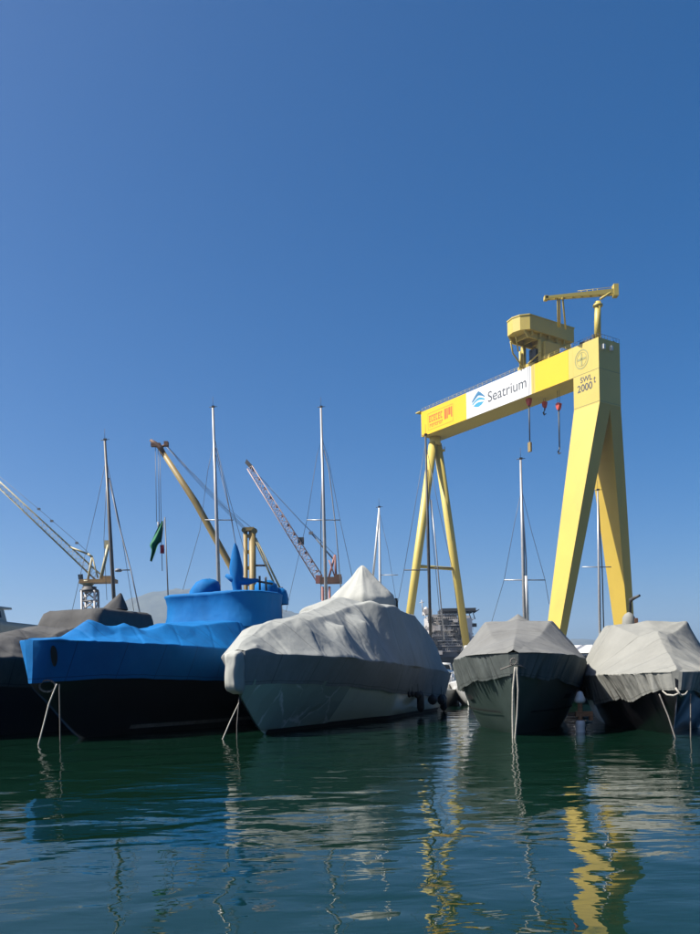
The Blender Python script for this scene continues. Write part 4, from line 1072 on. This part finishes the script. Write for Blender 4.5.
def leg(top_w, foot_c, name):
    zt = zs_ - .01; zg = 4.6
    lo_a0, lo_a1 = 2.3, 6.0; hw2 = 1.25
    # from above: rectangle at the tower, tapering to the foot
    mb = MB()
    lo = [BV(lo_a0, foot_c - hw2, zg), BV(lo_a0, foot_c + hw2, zg), BV(lo_a1, foot_c + hw2, zg), BV(lo_a1, foot_c - hw2, zg)]
    hi = [BV(0.0, top_w[0], zt), BV(0.0, top_w[1], zt), BV(TW, top_w[1], zt), BV(TW, top_w[0], zt)]
    mb.hexa(lo, hi); return mb.build(name, M['leg_yellow'], GA)
leg((0, WB * .53), WB / 2 - 19.0, 'leg'); leg((WB * .47 + .004, WB), WB / 2 + 10.3, 'leg')
for fc in (cF, cB):
    mb = MB(); mb.hexa([BV(-4, fc - 1.2, 2.9), BV(-4, fc + 1.2, 2.9), BV(12, fc + 1.2, 2.9), BV(12, fc - 1.2, 2.9)], [BV(-2, fc - 1.0, 4.58), BV(-2, fc + 1.0, 4.58), BV(10, fc + 1.0, 4.58), BV(10, fc - 1.0, 4.58)])
    for k2 in range(8): mb.tube(BV(-3.3 + k2 * 2.1, fc - .25, 2.7), BV(-3.3 + k2 * 2.1, fc + .25, 2.7), .48, .48, 14)
    mb.build('bogie', M['steel_dark'], GA)
# lettering and emblem on the tower
a0, z0 = face_hit(580.3, 384); a1, z1 = face_hit(592, 377)
za, zc_ = face_hit(586, 387.2)[1], face_hit(586, 379.2)[1]
zz0, zz1 = face_hit(586, 391.2)[1] - .1, face_hit(586, 383.6)[1]
hgt = ztop - zb
text_mesh('lettering', 'SWL', a0, a1, zz1 + .55, zz1 + 2.0, M['letter'], tower, off=.04, bold=.012)
text_mesh('lettering', '2000', face_hit(577.3, 388)[0], face_hit(592.2, 384)[0], zz1 - 1.75, zz1 + .15, M['letter'], tower, off=.04, bold=.012)
text_mesh('lettering', 't', face_hit(593.6, 384)[0], face_hit(595.6, 384)[0], zz1 - .6, zz1 + 1.1, M['letter'], tower, off=.04, bold=.012)
ac, zc_ = face_hit(581.5, 359.2); mb = MB()
ra, rz = 2.25, 2.55
def ring2(mb, r0, r1, n=40):
    vs_ = [FB(ac + ra * r * math.cos(t), zc_ + rz * r * math.sin(t), .04) for r in (r0, r1) for t in [2 * math.pi * k2 / n for k2 in range(n)]]
    mb.add(vs_, [(k2, (k2 + 1) % n, n + (k2 + 1) % n, n + k2) for k2 in range(n)])
ring2(mb, .86, 1.0); ring2(mb, .66, .72)
for t in (0, math.pi / 2, math.pi, 1.5 * math.pi):
    c_, s_ = math.cos(t), math.sin(t)
    mb.add([FB(ac + ra * (.12 * -s_ + .0 * c_), zc_ + rz * (.12 * c_), .045), FB(ac + ra * (.6 * c_ - .1 * s_), zc_ + rz * (.6 * s_ + .1 * c_), .045), FB(ac + ra * (.6 * c_ + .1 * s_), zc_ + rz * (.6 * s_ - .1 * c_), .045), FB(ac + ra * (.12 * s_), zc_ - rz * (.12 * c_), .045)], [(0, 1, 2, 3)])
mb.build('round_emblem', M['emblem'], tower)
for (px, py) in ((602, 346.8), (609.8, 349.6)):
    w_ = (px - 598.2) / 21.4 * WB
    mb = MB(); c = BV(-.35, w_, ztop - 2.3 + (0.15 if w_ > 3 else 0)); mb.box(c, (.8, .7, 1.2), e, v, Z3); mb.box(c + e * .3, (.5, .2, .2), e, v, Z3)
    mb.build('floodlight', M['white_paint'], GA)
mb = MB()
for i in range(8):
    w_ = .2 + i * (WB - .4) / 7; mb.tube(BV(.05, w_, ztop), BV(.05, w_, ztop + 1), .05, .05, 4)
    a_ = .2 + i * (TW - .4) / 7; mb.tube(BV(a_, .05, ztop), BV(a_, .05, ztop + 1), .05, .05, 4)
mb.tube(BV(.05, .1, ztop + 1), BV(.05, WB, ztop + 1), .05, .05, 4); mb.tube(BV(.05, .05, ztop + 1), BV(TW, .05, ztop + 1), .05, .05, 4)
mb.box(BV(TW * .55, .5, ztop + .35), (3.4, .5, .6), e, v, Z3); mb.box(BV(TW * .25, .6, ztop + .7), (.6, .5, 1.4), e, v, Z3)
mb.build('roof_gear', M['steel_dark'], GA)
# far pipe legs
aP = Lb - 1.8
ap = BV(aP, WB / 2, zb)
mb = MB(); mb.tube(ap + Z3 * 0, ap - Z3 * 2.6, 1.9, 1.7, 20); mb.build('leg_crown', M['gantry'], GA)
mb = MB(); c = BV(aP, WB / 2 + 2.2, zb - 4.2); mb.lathe(c, [(.2, 0), (1.5, .05), (1.5, .35), (.2, .4)], 16)
for k2 in range(10): mb.tube(c + Vector((1.45 * math.cos(k2 * .628), 1.45 * math.sin(k2 * .628), .3)), c + Vector((1.45 * math.cos(k2 * .628), 1.45 * math.sin(k2 * .628), 1.4)), .05, .05, 4)
mb.build('landing', M['gantry'], GA)
feetw = []
for fc in (WB / 2 - QF - 2.2, WB / 2 + QF):
    tp = BV(aP, WB / 2 + (.9 if fc > WB / 2 else -.9), zb - 2.0); ft = BV(aP, fc, 4.5); feetw.append((tp, ft))
    MB().path([tp, tp.lerp(ft, .5), ft], [1.35, 1.35, 1.2], 20).build('pipe_leg', M['gantry'], GA)
    mb = MB(); mb.hexa([BV(aP - 6, fc - 1.2, 2.9), BV(aP - 6, fc + 1.2, 2.9), BV(aP + 6, fc + 1.2, 2.9), BV(aP + 6, fc - 1.2, 2.9)], [BV(aP - 4, fc - 1, 4.6), BV(aP - 4, fc + 1, 4.6), BV(aP + 4, fc + 1, 4.6), BV(aP + 4, fc - 1, 4.6)])
    for k2 in range(6): mb.tube(BV(aP - 5.2 + k2 * 2.1, fc - .25, 2.7), BV(aP - 5.2 + k2 * 2.1, fc + .25, 2.7), .48, .48, 14)
    mb.build('bogie', M['steel_dark'], GA)
zt = P(438, 566, 270).z
def onleg(i, z): tp, ft = feetw[i]; return tp.lerp(ft, (tp.z - z) / (tp.z - ft.z))
mb = MB(); mb.tube(onleg(0, zt), onleg(1, zt), .55, .55, 10); mb.build('tie_bar', M['gantry'], GA)

# trolley house standing across the beam
aH0 = face_hit(529.7, 358)[0]
def VH(px, py, w_):           # point at across-beam offset w_ seen at a pixel
    a, b2 = ray(px, py); d = Vector((a, 1, b2)); o = Vector((0, 0, CH)); q0 = BV(0, w_, 0)
    k = (q0 - o).dot(v) / d.dot(v); h = o + d * k
    return (h - T0).dot(e), h.z
aN, zN = VH(529.7, 314.7, -4.0); _, zN2 = VH(529.7, 329, -4.0)
print('HOUSE', aN, zN, zN2, 'beam top', ztop)
hl = 7.6
out = [(aN, WB + 5.2), (aN, -4.0), (aN + hl * .25, -5.8), (aN + hl * .55, -6.3), (aN + hl * .9, -5.6), (aN + hl, -4.0), (aN + hl, WB + 5.2)]
mb = MB().prism([BV(a_, w_, zN2) for a_, w_ in out], (0, 0, zN - zN2))
house = mb.build('trolley_house', M['gantry'], GA)
ctr = (aN + hl * .55, 1.5)
mb = MB().prism([BV(a_ + (a_ - ctr[0]) * .03, w_ + (w_ - ctr[1]) * .02, zN + .004) for a_, w_ in out], (0, 0, .3)); mb.build('house_roof', M['gantry'], GA)
mb = MB()
for w_ in (-2.6, 0.6, 3.8, 7.0, 10.0):
    mb.hexa([BV(aN + .5, w_ - .2, zN2 - 1.1), BV(aN + .5, w_ + .2, zN2 - 1.1), BV(aN + hl, w_ + .2, zN2 - 1.1), BV(aN + hl, w_ - .2, zN2 - 1.1)], [BV(aN + .3, w_ - .2, zN2 - .01), BV(aN + .3, w_ + .2, zN2 - .01), BV(aN + hl * 1.05, w_ + .2, zN2 - .01), BV(aN + hl * 1.05, w_ - .2, zN2 - .01)])
for a_ in (aN + 1.4, aN + hl - .6): mb.hexa([BV(a_ - .25, -3.6, zN2 - 1.6), BV(a_ + .25, -3.6, zN2 - 1.6), BV(a_ + .25, WB + 5, zN2 - 1.6), BV(a_ - .25, WB + 5, zN2 - 1.6)], [BV(a_ - .25, -5, zN2 - .015), BV(a_ + .25, -5, zN2 - .015), BV(a_ + .25, WB + 5, zN2 - .015), BV(a_ - .25, WB + 5, zN2 - .015)])
mb.build('floor_beam', M['gantry'], GA)
mb = MB()
for a_ in (aN + .9, aN + hl - .3):
    for w_ in (.9, WB - .9): mb.hexa([BV(a_ - .5, w_ - .5, ztop + .5), BV(a_ + .5, w_ - .5, ztop + .5), BV(a_ + .5, w_ + .5, ztop + .5), BV(a_ - .5, w_ + .5, ztop + .5)], [BV(a_ - .5, w_ - .5, zN2 - 1.55), BV(a_ + .5, w_ - .5, zN2 - 1.55), BV(a_ + .5, w_ + .5, zN2 - 1.55), BV(a_ - .5, w_ + .5, zN2 - 1.55)])
mb.box(BV(aN + hl * .5, 1.2, ztop + .9), (hl + 4, .6, .8), e, v, Z3); mb.box(BV(aN + hl * .5, WB - 1.2, ztop + .9), (hl + 4, .6, .8), e, v, Z3)
mb.build('trolley_frame', M['gantry'], GA)
mb = MB(); mb.box(BV(aN + 1.2, 4.0, ztop + 3.0), (3.4, 5.5, 5.4), e, v, Z3); mb.box(BV(aN - 1.2, WB + 2.6, ztop + 2.6), (2.6, 3.4, 4.2), e, v, Z3); mb.build('winch_cabin', M['gantry'], GA)
mb = MB(); mb.lathe(BV(aN + hl * .55, 2.0, ztop + 1.2), [(1.5, 0), (1.5, 3.4), (1.0, 3.6)], 16); mb.box(BV(aN + 2.4, .6, ztop + 2.4), (1.2, 1.4, 3.4), e, v, Z3); mb.build('winch_drum', M['steel_dark'], GA)
mb = MB(); c = BV(aN + hl * 1.0, -1.0, ztop + 3.6); mb.path([BV(aN + hl * .85, -.3, ztop + .3), BV(aN + hl * 1.05, -2.5, ztop + 4.2), BV(aN + hl * .9, -4.5, zN2 - 1.2)], .22, 8); mb.tube(BV(aN + hl * .98, -.2, ztop + .2), BV(aN + hl * .98, -.2, ztop + 5), .35, .35, 8)
mb.tube(BV(aN + hl * .55, -.5, ztop + .6), BV(aN - .2, -.5, ztop + 2.2), .2, .2, 8); mb.tube(BV(aN + hl * .85, -2.0, ztop + 4.4), BV(aN + hl * .55, -5.2, zN2 - .6), .2, .2, 8)
mb.build('service_ladder', M['gantry'], GA)
# maintenance crane on the tower
Yc = D0 + 3
b0 = P(597.3, 337, Yc); b1 = P(597.6, 302, Yc)
mb = MB(); mb.tube(Vector((b0.x, b0.y, ztop)), b1, .85, .8, 16); mb.lathe(b1 - Z3 * 1.3, [(.9, 0), (1.25, .15), (1.25, .6), (.9, .75)], 16); mb.build('jib_post', M['gantry'], GA)
mb = MB()
l0, l1 = P(545, 298.3, Yc), P(617.5, 291.6, Yc)
dj = (l1 - l0).normalized()
for off_ in (-.55, .55):
    sd_ = Vector((0, off_, 0))
    mb.hexa([l0 + sd_ + Vector((0, -.2, -.3)), l1 + sd_ + Vector((0, -.2, -.7)), l1 + sd_ + Vector((0, .2, -.7)), l0 + sd_ + Vector((0, .2, -.3))], [l0 + sd_ + Vector((0, -.2, .3)), l1 + sd_ + Vector((0, -.2, .6)), l1 + sd_ + Vector((0, .2, .6)), l0 + sd_ + Vector((0, .2, .3))])
for f in np.linspace(.02, .98, 9): mb.box(l0.lerp(l1, f), (.25, 1.0, .5))
mb.box(l0 + Vector((.2, 0, 0)), (.9, 1.5, 1.0)); mb.box(l1 + Vector((-.6, 0, .2)), (1.2, 1.8, 3.0))
mb.build('jib_boom', M['gantry'], GA)
mb = MB()
for f in (.5, .58, .66, .72): mb.tube(l0.lerp(l1, f), l0.lerp(l1, f) + Z3 * 1.2, .08, .08, 5)
mb.tube(l0.lerp(l1, .45) + Z3 * 1.1, l0.lerp(l1, .95) + Z3 * 1.3, .07, .07, 5); mb.tube(b1 + Z3 * .4 + Vector((.4, -.6, 0)), l1 + Vector((-2, -.6, -.5)), .3, .3, 6)
mb.build('jib_railing', M['gantry'], GA)
mb = MB(); ah = aN + 1.0
for (xt, yt, xb, yb) in ((557.5, 297.6, 558, 327), (559.5, 297.6, 559.8, 327), (562.5, 297.4, 565.5, 329)):
    mb.tube(P(xt, yt, Yc), P(xb, yb, Yc + 8), .22, .22, 6)
mb.build('jib_strut', M['gantry'], GA)
# hook blocks on their ropes
def hook(px, ytop, ybot, w_, block_m, name_l, big=1.0, lower=None, rest=None):
    a_, z0 = VH(px, ytop, w_); z1 = VH(px, ybot, w_)[1]
    p_ = BV(a_, w_, 0)
    mb = MB()
    for d_ in (-.35, .35): mb.tube(p_ + e * d_ + Z3 * (zb - .1), p_ + e * d_ + Z3 * z0, .06, .06, 4)
    mb.build('hoist_rope', M['steel_dark'], GA)
    mb = MB(); mb.prism([p_ + e * x * big + Z3 * (z0 + z * big) - v * .5 for x, z in ((-1.3, 0), (-.9, -1.7), (-.3, -3.0), (.3, -3.0), (.9, -1.7), (1.3, 0), (.6, .5), (-.6, .5))], v * 1.0)
    hb = mb.build('hook_block', block_m, GA, name_l)
    mb = MB(); zz = z0 - 3.0 * big
    if lower:
        mb.tube(p_ + Z3 * zz, p_ + Z3 * z1, .22, .18, 6)
    hp = p_ + Z3 * (z1 if lower else zz)
    mb.path([hp, hp - Z3 * .6, hp - Z3 * 1.2 + e * .5, hp - Z3 * 1.9 + e * .2, hp - Z3 * 1.7 - e * .5], [.2, .25, .28, .22, .1], 6)
    mb.build('hook', M['steel_dark'], hb)
    return p_, z1
pp, z1 = hook(528.8, 399.2, 441, WB * .25, M['hook_red'], 'red hook block with a long hanging fall', .6, lower=True)
mb = MB(); mb.box(pp + Z3 * (z1 - 1.8), (1.0, .6, 2.6), e, v, Z3); mb.build('lower_block', M['ochre'], GA)
hook(544.5, 402.5, 412, WB * .7, M['hook_red'], 'smallest dark red hook block', .5)
hook(558.5, 404, 447, WB * .45, M['hook_red'], 'red hook block nearest the tower', .55, lower=True)

# ------------------------------------------------------------------ white slewing crane at the left
Yw = 195.0; kw = Yw / F
q = lambda x, y, dy=0: P(x, y, Yw + dy)
g0 = q(90, 640); g0.z = 2.2
WC = thing('slewing_crane', g0, 'cream lattice boom crane on a lattice tower at the far left', 'crane')
tb = q(90, 591); mb = MB(); mb.lattice(Vector((tb.x, tb.y, 2.2)), tb, 3.1, 2.9, 9, .28, side=(1, 0, 0), rd=.17); mb.build('tower', M['ship_white'], WC)
mb = MB(); mb.lathe(q(89.5, 589.5) - Z3 * .6, [(1.3, 0), (2.1, .05), (2.1, .5), (1.6, .7), (1.6, 1.2)], 18); mb.build('turntable', M['steel_dark'], WC)
mb = MB(); mb.box(q(99, 581.5), (35 * kw, 3.0, 3.6 * kw)); mb.box(q(109, 579.5), (9 * kw, 2.8, 6 * kw)); mb.build('machinery_deck', M['deck_ochre'], WC)
mb = MB(); mb.box(q(83, 582.5), (5 * kw, 2.4, 3 * kw)); mb.lathe(q(88, 586), [(1.0, 0), (1.4, .4), (1.6, 1.2)], 14); mb.build('cab_floor', M['cream_crane'], WC)
mb = MB(); mb.hexa([q(78.5, 579.5, -1), q(83.5, 579.5, -1), q(83.5, 579.5, 1), q(78.5, 579.5, 1)], [q(78, 574.5, -1), q(83, 574, -1), q(83, 574, 1), q(78, 574.5, 1)]); mb.build('cab', M['glass'], WC)
mb = MB()
for dy in (-1.1, 1.1):
    mb.tube(q(88, 580, dy), q(92.3, 557, dy * .6), .28, .24, 6); mb.tube(q(98, 578, dy), q(92.5, 557, dy * .6), .18, .18, 6)
    mb.tube(q(92.4, 557, dy * .6), q(88, 554, dy * .6), .3, .3, 6); mb.tube(q(88, 554, dy * .6), q(70, 547, dy * .4), .28, .2, 6)
mb.build('pivot_frame', M['cream_crane'], WC)
mb = MB()
for dy in (-.9, .9): mb.tube(q(101, 579, dy), q(108.5, 545, dy), .4, .36, 6); mb.tube(q(112, 579, dy), q(110, 546, dy), .16, .16, 6)
mb.box(q(108.5, 545, 0), (5 * kw, 2.2, 8 * kw)); mb.build('counterweight_mast', M['cream_crane'], WC)
mb = MB(); mb.lattice(q(98.5, 577.5), q(-30, 457), 1.7, 1.0, 34, .10, rd=.03); mb.build('boom', M['cream_crane'], WC)
mb = MB()
for dy in (-.6, .6): mb.path([q(92, 556, dy), q(76, 541, dy), q(40, 510, dy), q(-20, 460, dy)], .05, 5)
for (x, y) in ((77, 543), (52, 521), (39, 509)): mb.box(q(x, y), (.6, .5, .45))
mb.build('luffing_rope', M['ship_grey'], WC)

# ------------------------------------------------------------------ ochre derrick
Yd = 200.0
q = lambda x, y, dy=0: P(x, y, Yd + dy)
g0 = q(250, 640); g0.z = 2.2
DC = thing('derrick_crane', g0, 'ochre derrick with a long tubular boom behind the blue boat', 'crane')
def down(p_): return Vector((p_.x, p_.y, 2.2))
mb = MB(); mb.path([q(254, 660), q(234, 572), q(196, 503), q(160, 448)], [.7, .78, .8, .55], 12); mb.build('boom', M['ochre'], DC)
mb = MB(); mb.path([q(165, 456), q(160, 447), q(155, 443.5), q(150.5, 440)], [.6, .65, .55, .3], 8); mb.box(q(166.5, 444), (.9, 1.4, 1.0)); mb.tube(q(160, 448), q(167, 444), .3, .3, 6); mb.box(q(156, 445), (2.2, 1.0, .8)); mb.build('boom_head', M['rust'], DC)
mb = MB()
mb.tube(down(q(246, 640)), q(245.4, 530), .5, .5, 12); mb.tube(down(q(252.8, 640)), q(252.3, 530), .85, .8, 12)
for y in (536, 552, 568, 584): mb.box(q(249.5, y), (2.2, .7, .8))
mb.build('mast', M['ochre'], DC)
mb = MB(); mb.box(q(249.5, 529.5), (10 * Yd / F, 2.0, .8)); mb.tube(q(244, 530, -1), q(244, 530, 1), .6, .6, 12); mb.tube(q(254.5, 531, -1), q(254.5, 531, 1), .7, .7, 12); mb.build('mast_head', M['ochre'], DC)
for dx in (0, 4):
    mb = MB(); mb.tube(q(254 + dx * .4, 538), q(277 + dx, 590), .24, .24, 8); mb.tube(q(277 + dx, 590), down(q(277 + dx, 640)), .3, .3, 8); mb.build('back_stay', M['cream_crane'], DC)
mb = MB(); mb.tube(q(256, 565.5), q(267, 565.5), .25, .25, 6); mb.tube(q(268, 592), q(283, 588), .3, .3, 6); mb.build('brace', M['rust'], DC)
mb = MB()
for k2 in range(5): mb.path([q(166.5, 445 + k2 * .5, k2 * .3), q(205, 486 + k2 * 1.2, k2 * .3), q(245, 527 + k2 * .9, k2 * .3)], .03, 5)
for k2 in range(2): mb.path([q(166, 446, 1 + k2), q(225, 505 + k2 * 3, 1), q(252, 528, 1)], .03, 5)
mb.build('topping_rope', M['wire'], DC)
mb = MB()
for x in (155.5, 158.2, 160): mb.tube(q(x, 447), q(x + 1.2, 522), .07, .07, 5)
mb.tube(q(158.5, 522), q(158.8, 532), .3, .2, 6); mb.build('hoist_rope', M['wire'], DC)

# ------------------------------------------------------------------ red and white lattice crane
Yr = 225.0
q = lambda x, y, dy=0: P(x, y, Yr + dy)
g0 = q(325, 650); g0.z = 2.2
RC = thing('slewing_crane', g0, 'faded red and white lattice crane behind the pale boat', 'crane')
tb = q(326, 587); mb = MB()
for dx, dy in ((-1, -1), (1, -1), (1, 1), (-1, 1)): mb.tube(Vector((tb.x + dx * 1.0, tb.y + dy, 2.2)), tb + Vector((dx * .9, dy, 0)), .36, .36, 6)
for k2 in range(8):
    z = 3 + k2 * 2.8; mb.box((tb.x, tb.y, z), (2.1, 2.1, .25))
mb.build('tower', M['red_crane'], RC)
kr = Yr / F
mb = MB(); mb.box(q(331, 580.5), (22 * kr, 3.2, 6 * kr)); mb.box(q(338, 579), (7 * kr, 3.4, 8 * kr)); mb.build('machinery_deck', M['rust'], RC)
mb = MB(); mb.box(q(319, 579.5), (6.5 * kr, 2.6, 7.5 * kr)); mb.build('cab', M['red_crane'], RC)
mb = MB()
for dy in (-1, 1): mb.tube(q(329, 577, dy), q(335, 555, dy * .5), .3, .3, 6); mb.tube(q(336, 577, dy), q(335, 555, dy * .5), .35, .35, 6); mb.tube(q(329, 560, dy), q(335, 577, dy), .2, .2, 6)
mb.build('pivot_frame', M['red_crane'], RC)
mb = MB(); mb.lattice(q(319, 578), q(250, 468), 2.1, 1.5, 20, .13, rd=.07); mb.build('boom', M['pink_crane'], RC)
mb = MB()
for f in np.linspace(.05, .97, 12):
    p_ = q(319, 578).lerp(q(250, 468), f)
    mb.box(p_ + Vector((.45, 0, .35)), (.6, .9, .5))
mb.build('boom_fitting', M['red_crane'], RC)
mb = MB(); mb.hexa([q(251.5, 470, -.7), q(254, 467, -.7), q(254, 467, .7), q(251.5, 470, .7)], [q(245, 463, -.4), q(246.5, 459, -.4), q(246.5, 459, .4), q(245, 463, .4)]); mb.box(q(301, 541), (1.6, 1.2, 1.8)); mb.build('boom_tip', M['steel_dark'], RC)
mb = MB()
for k2 in range(2): mb.path([q(335, 555, k2), q(300, 520 + k2, k2), q(256, 472 + k2, k2)], .05, 5)
mb.build('luffing_rope', M['wire'], RC)
mb = MB(); mb.path([q(334, 560), q(322, 546), q(312, 534)], .22, 6); mb.box(q(311, 533), (1.1, .8, .7)); mb.build('counter_jib', M['ship_grey'], RC)

# ------------------------------------------------------------------ support ship beyond the quay
Ys = 320.0; ks = Ys / F
q = lambda x, y, dy=0: P(x, y, Ys + dy)
g0 = q(452, 660); g0.z = 0
SH = thing('support_ship', g0, 'cluttered white and grey support ship with a helideck beyond the quay', 'ship')
xL, xR = q(418, 640).x, q(486, 640).x
mb = MB(); mb.hexa([(xL + 2, Ys - 7, -.5), (xR - 2, Ys - 7, -.5), (xR - 2, Ys + 60, -.5), (xL + 2, Ys + 60, -.5)], [(xL - 1, Ys - 9, 9), (xR, Ys - 9, 9), (xR, Ys + 62, 9), (xL - 1, Ys + 62, 9)]); mb.build('hull', M['ship_dark'], SH)
rs = random.Random(3)
def sbox(px0, py0, px1, py1, dy, dep, material, name):
    a = q(px0, py1, dy); b2 = q(px1, py0, dy)
    return MB().box(((a.x + b2.x) / 2, Ys + dy + dep / 2, (a.z + b2.z) / 2), (abs(b2.x - a.x), dep, abs(b2.z - a.z))).build(name, material, SH)
sbox(428, 636, 474, 662, -4, 30, M['ship_grey'], 'lower_house')
bh = sbox(430, 614, 457, 637, -2, 24, M['ship_white'], 'bridge_house')
sbox(457.4, 617, 468, 650, -2.5, 20, M['ship_grey'], 'funnel_casing')
sbox(463, 618, 472, 655, -6.2, 3, mat('blue_grey_steel', (.16, .20, .27), .5), 'door_panel')
sbox(424, 609, 432, 614, -2, 8, M['ship_white'], 'wing_platform')
mb = MB(); a, b2 = q(440, 611), q(474, 613.5)
mb.box(((a.x + b2.x) / 2, Ys + 2, a.z), (b2.x - a.x, 14, 1.1)); mb.hexa([q(473, 614, -3), q(473, 614, 8), q(473, 612, 8), q(473, 612, -3)], [q(479, 610, -3), q(479, 610, 8), q(479.5, 608.8, 8), q(479.5, 608.8, -3)]); mb.build('helideck', M['ship_dark'], SH)
mb = MB()
for k2 in range(9): x = 441 + k2 * 4; mb.tube(q(x, 613, -4), q(x + 2, 619, -2), .18, .18, 5)
mb.build('helideck_brace', M['ship_grey'], SH)
for r_ in range(6):
    for c_ in range(9):
        if rs.random() < .4: MB().box(q(431.5 + c_ * 2.8, 618 + r_ * 3, -2.1), (.75, .25, .7)).build('window', M['glass'], bh)
mb = MB()
for r_ in range(7):
    y = 620 + r_ * 5.2
    mb.box(q(452, y, -4.4), (40 * ks * (.75 + .2 * rs.random()), 1.6, .28))
    for k2 in range(24): mb.tube(q(434 + k2 * 1.7, y, -5), q(434 + k2 * 1.7, y - 2.6, -5), .05, .05, 4)
    mb.tube(q(434, y - 2.6, -5), q(473, y - 2.6, -5), .06, .06, 4)
mb.build('deck_railing', M['ship_white'], SH)
for mname, seed_, nb in (('ship_white', 5, 48), ('ship_dark', 6, 30), ('steel_dark', 8, 26)):
    rr = random.Random(seed_); mb = MB()
    for k2 in range(nb):
        x, y = rr.uniform(426, 474), rr.uniform(617, 656)
        s_ = rr.uniform(.4, 1.8)
        if rr.random() < .5: mb.box(q(x, y, -3.2 - rr.random() * 3), (s_ * 1.4, s_, s_))
        else: mb.tube(q(x, y, -5), q(x + rr.uniform(-4, 4), y - rr.uniform(1, 7), -4), .16, .16, 5)
    mb.build('deck_gear', M[mname], SH)
mb = MB(); mb.tube(q(423, 612), q(421.5, 600), .25, .15, 6); mb.tube(q(419.5, 603), q(424, 602), .15, .15, 5); mb.lathe(q(426, 612), [(.9, 0), (1.1, .8), (.6, 1.7), (.05, 2)], 12); mb.build('radar_mast', M['ship_white'], SH)
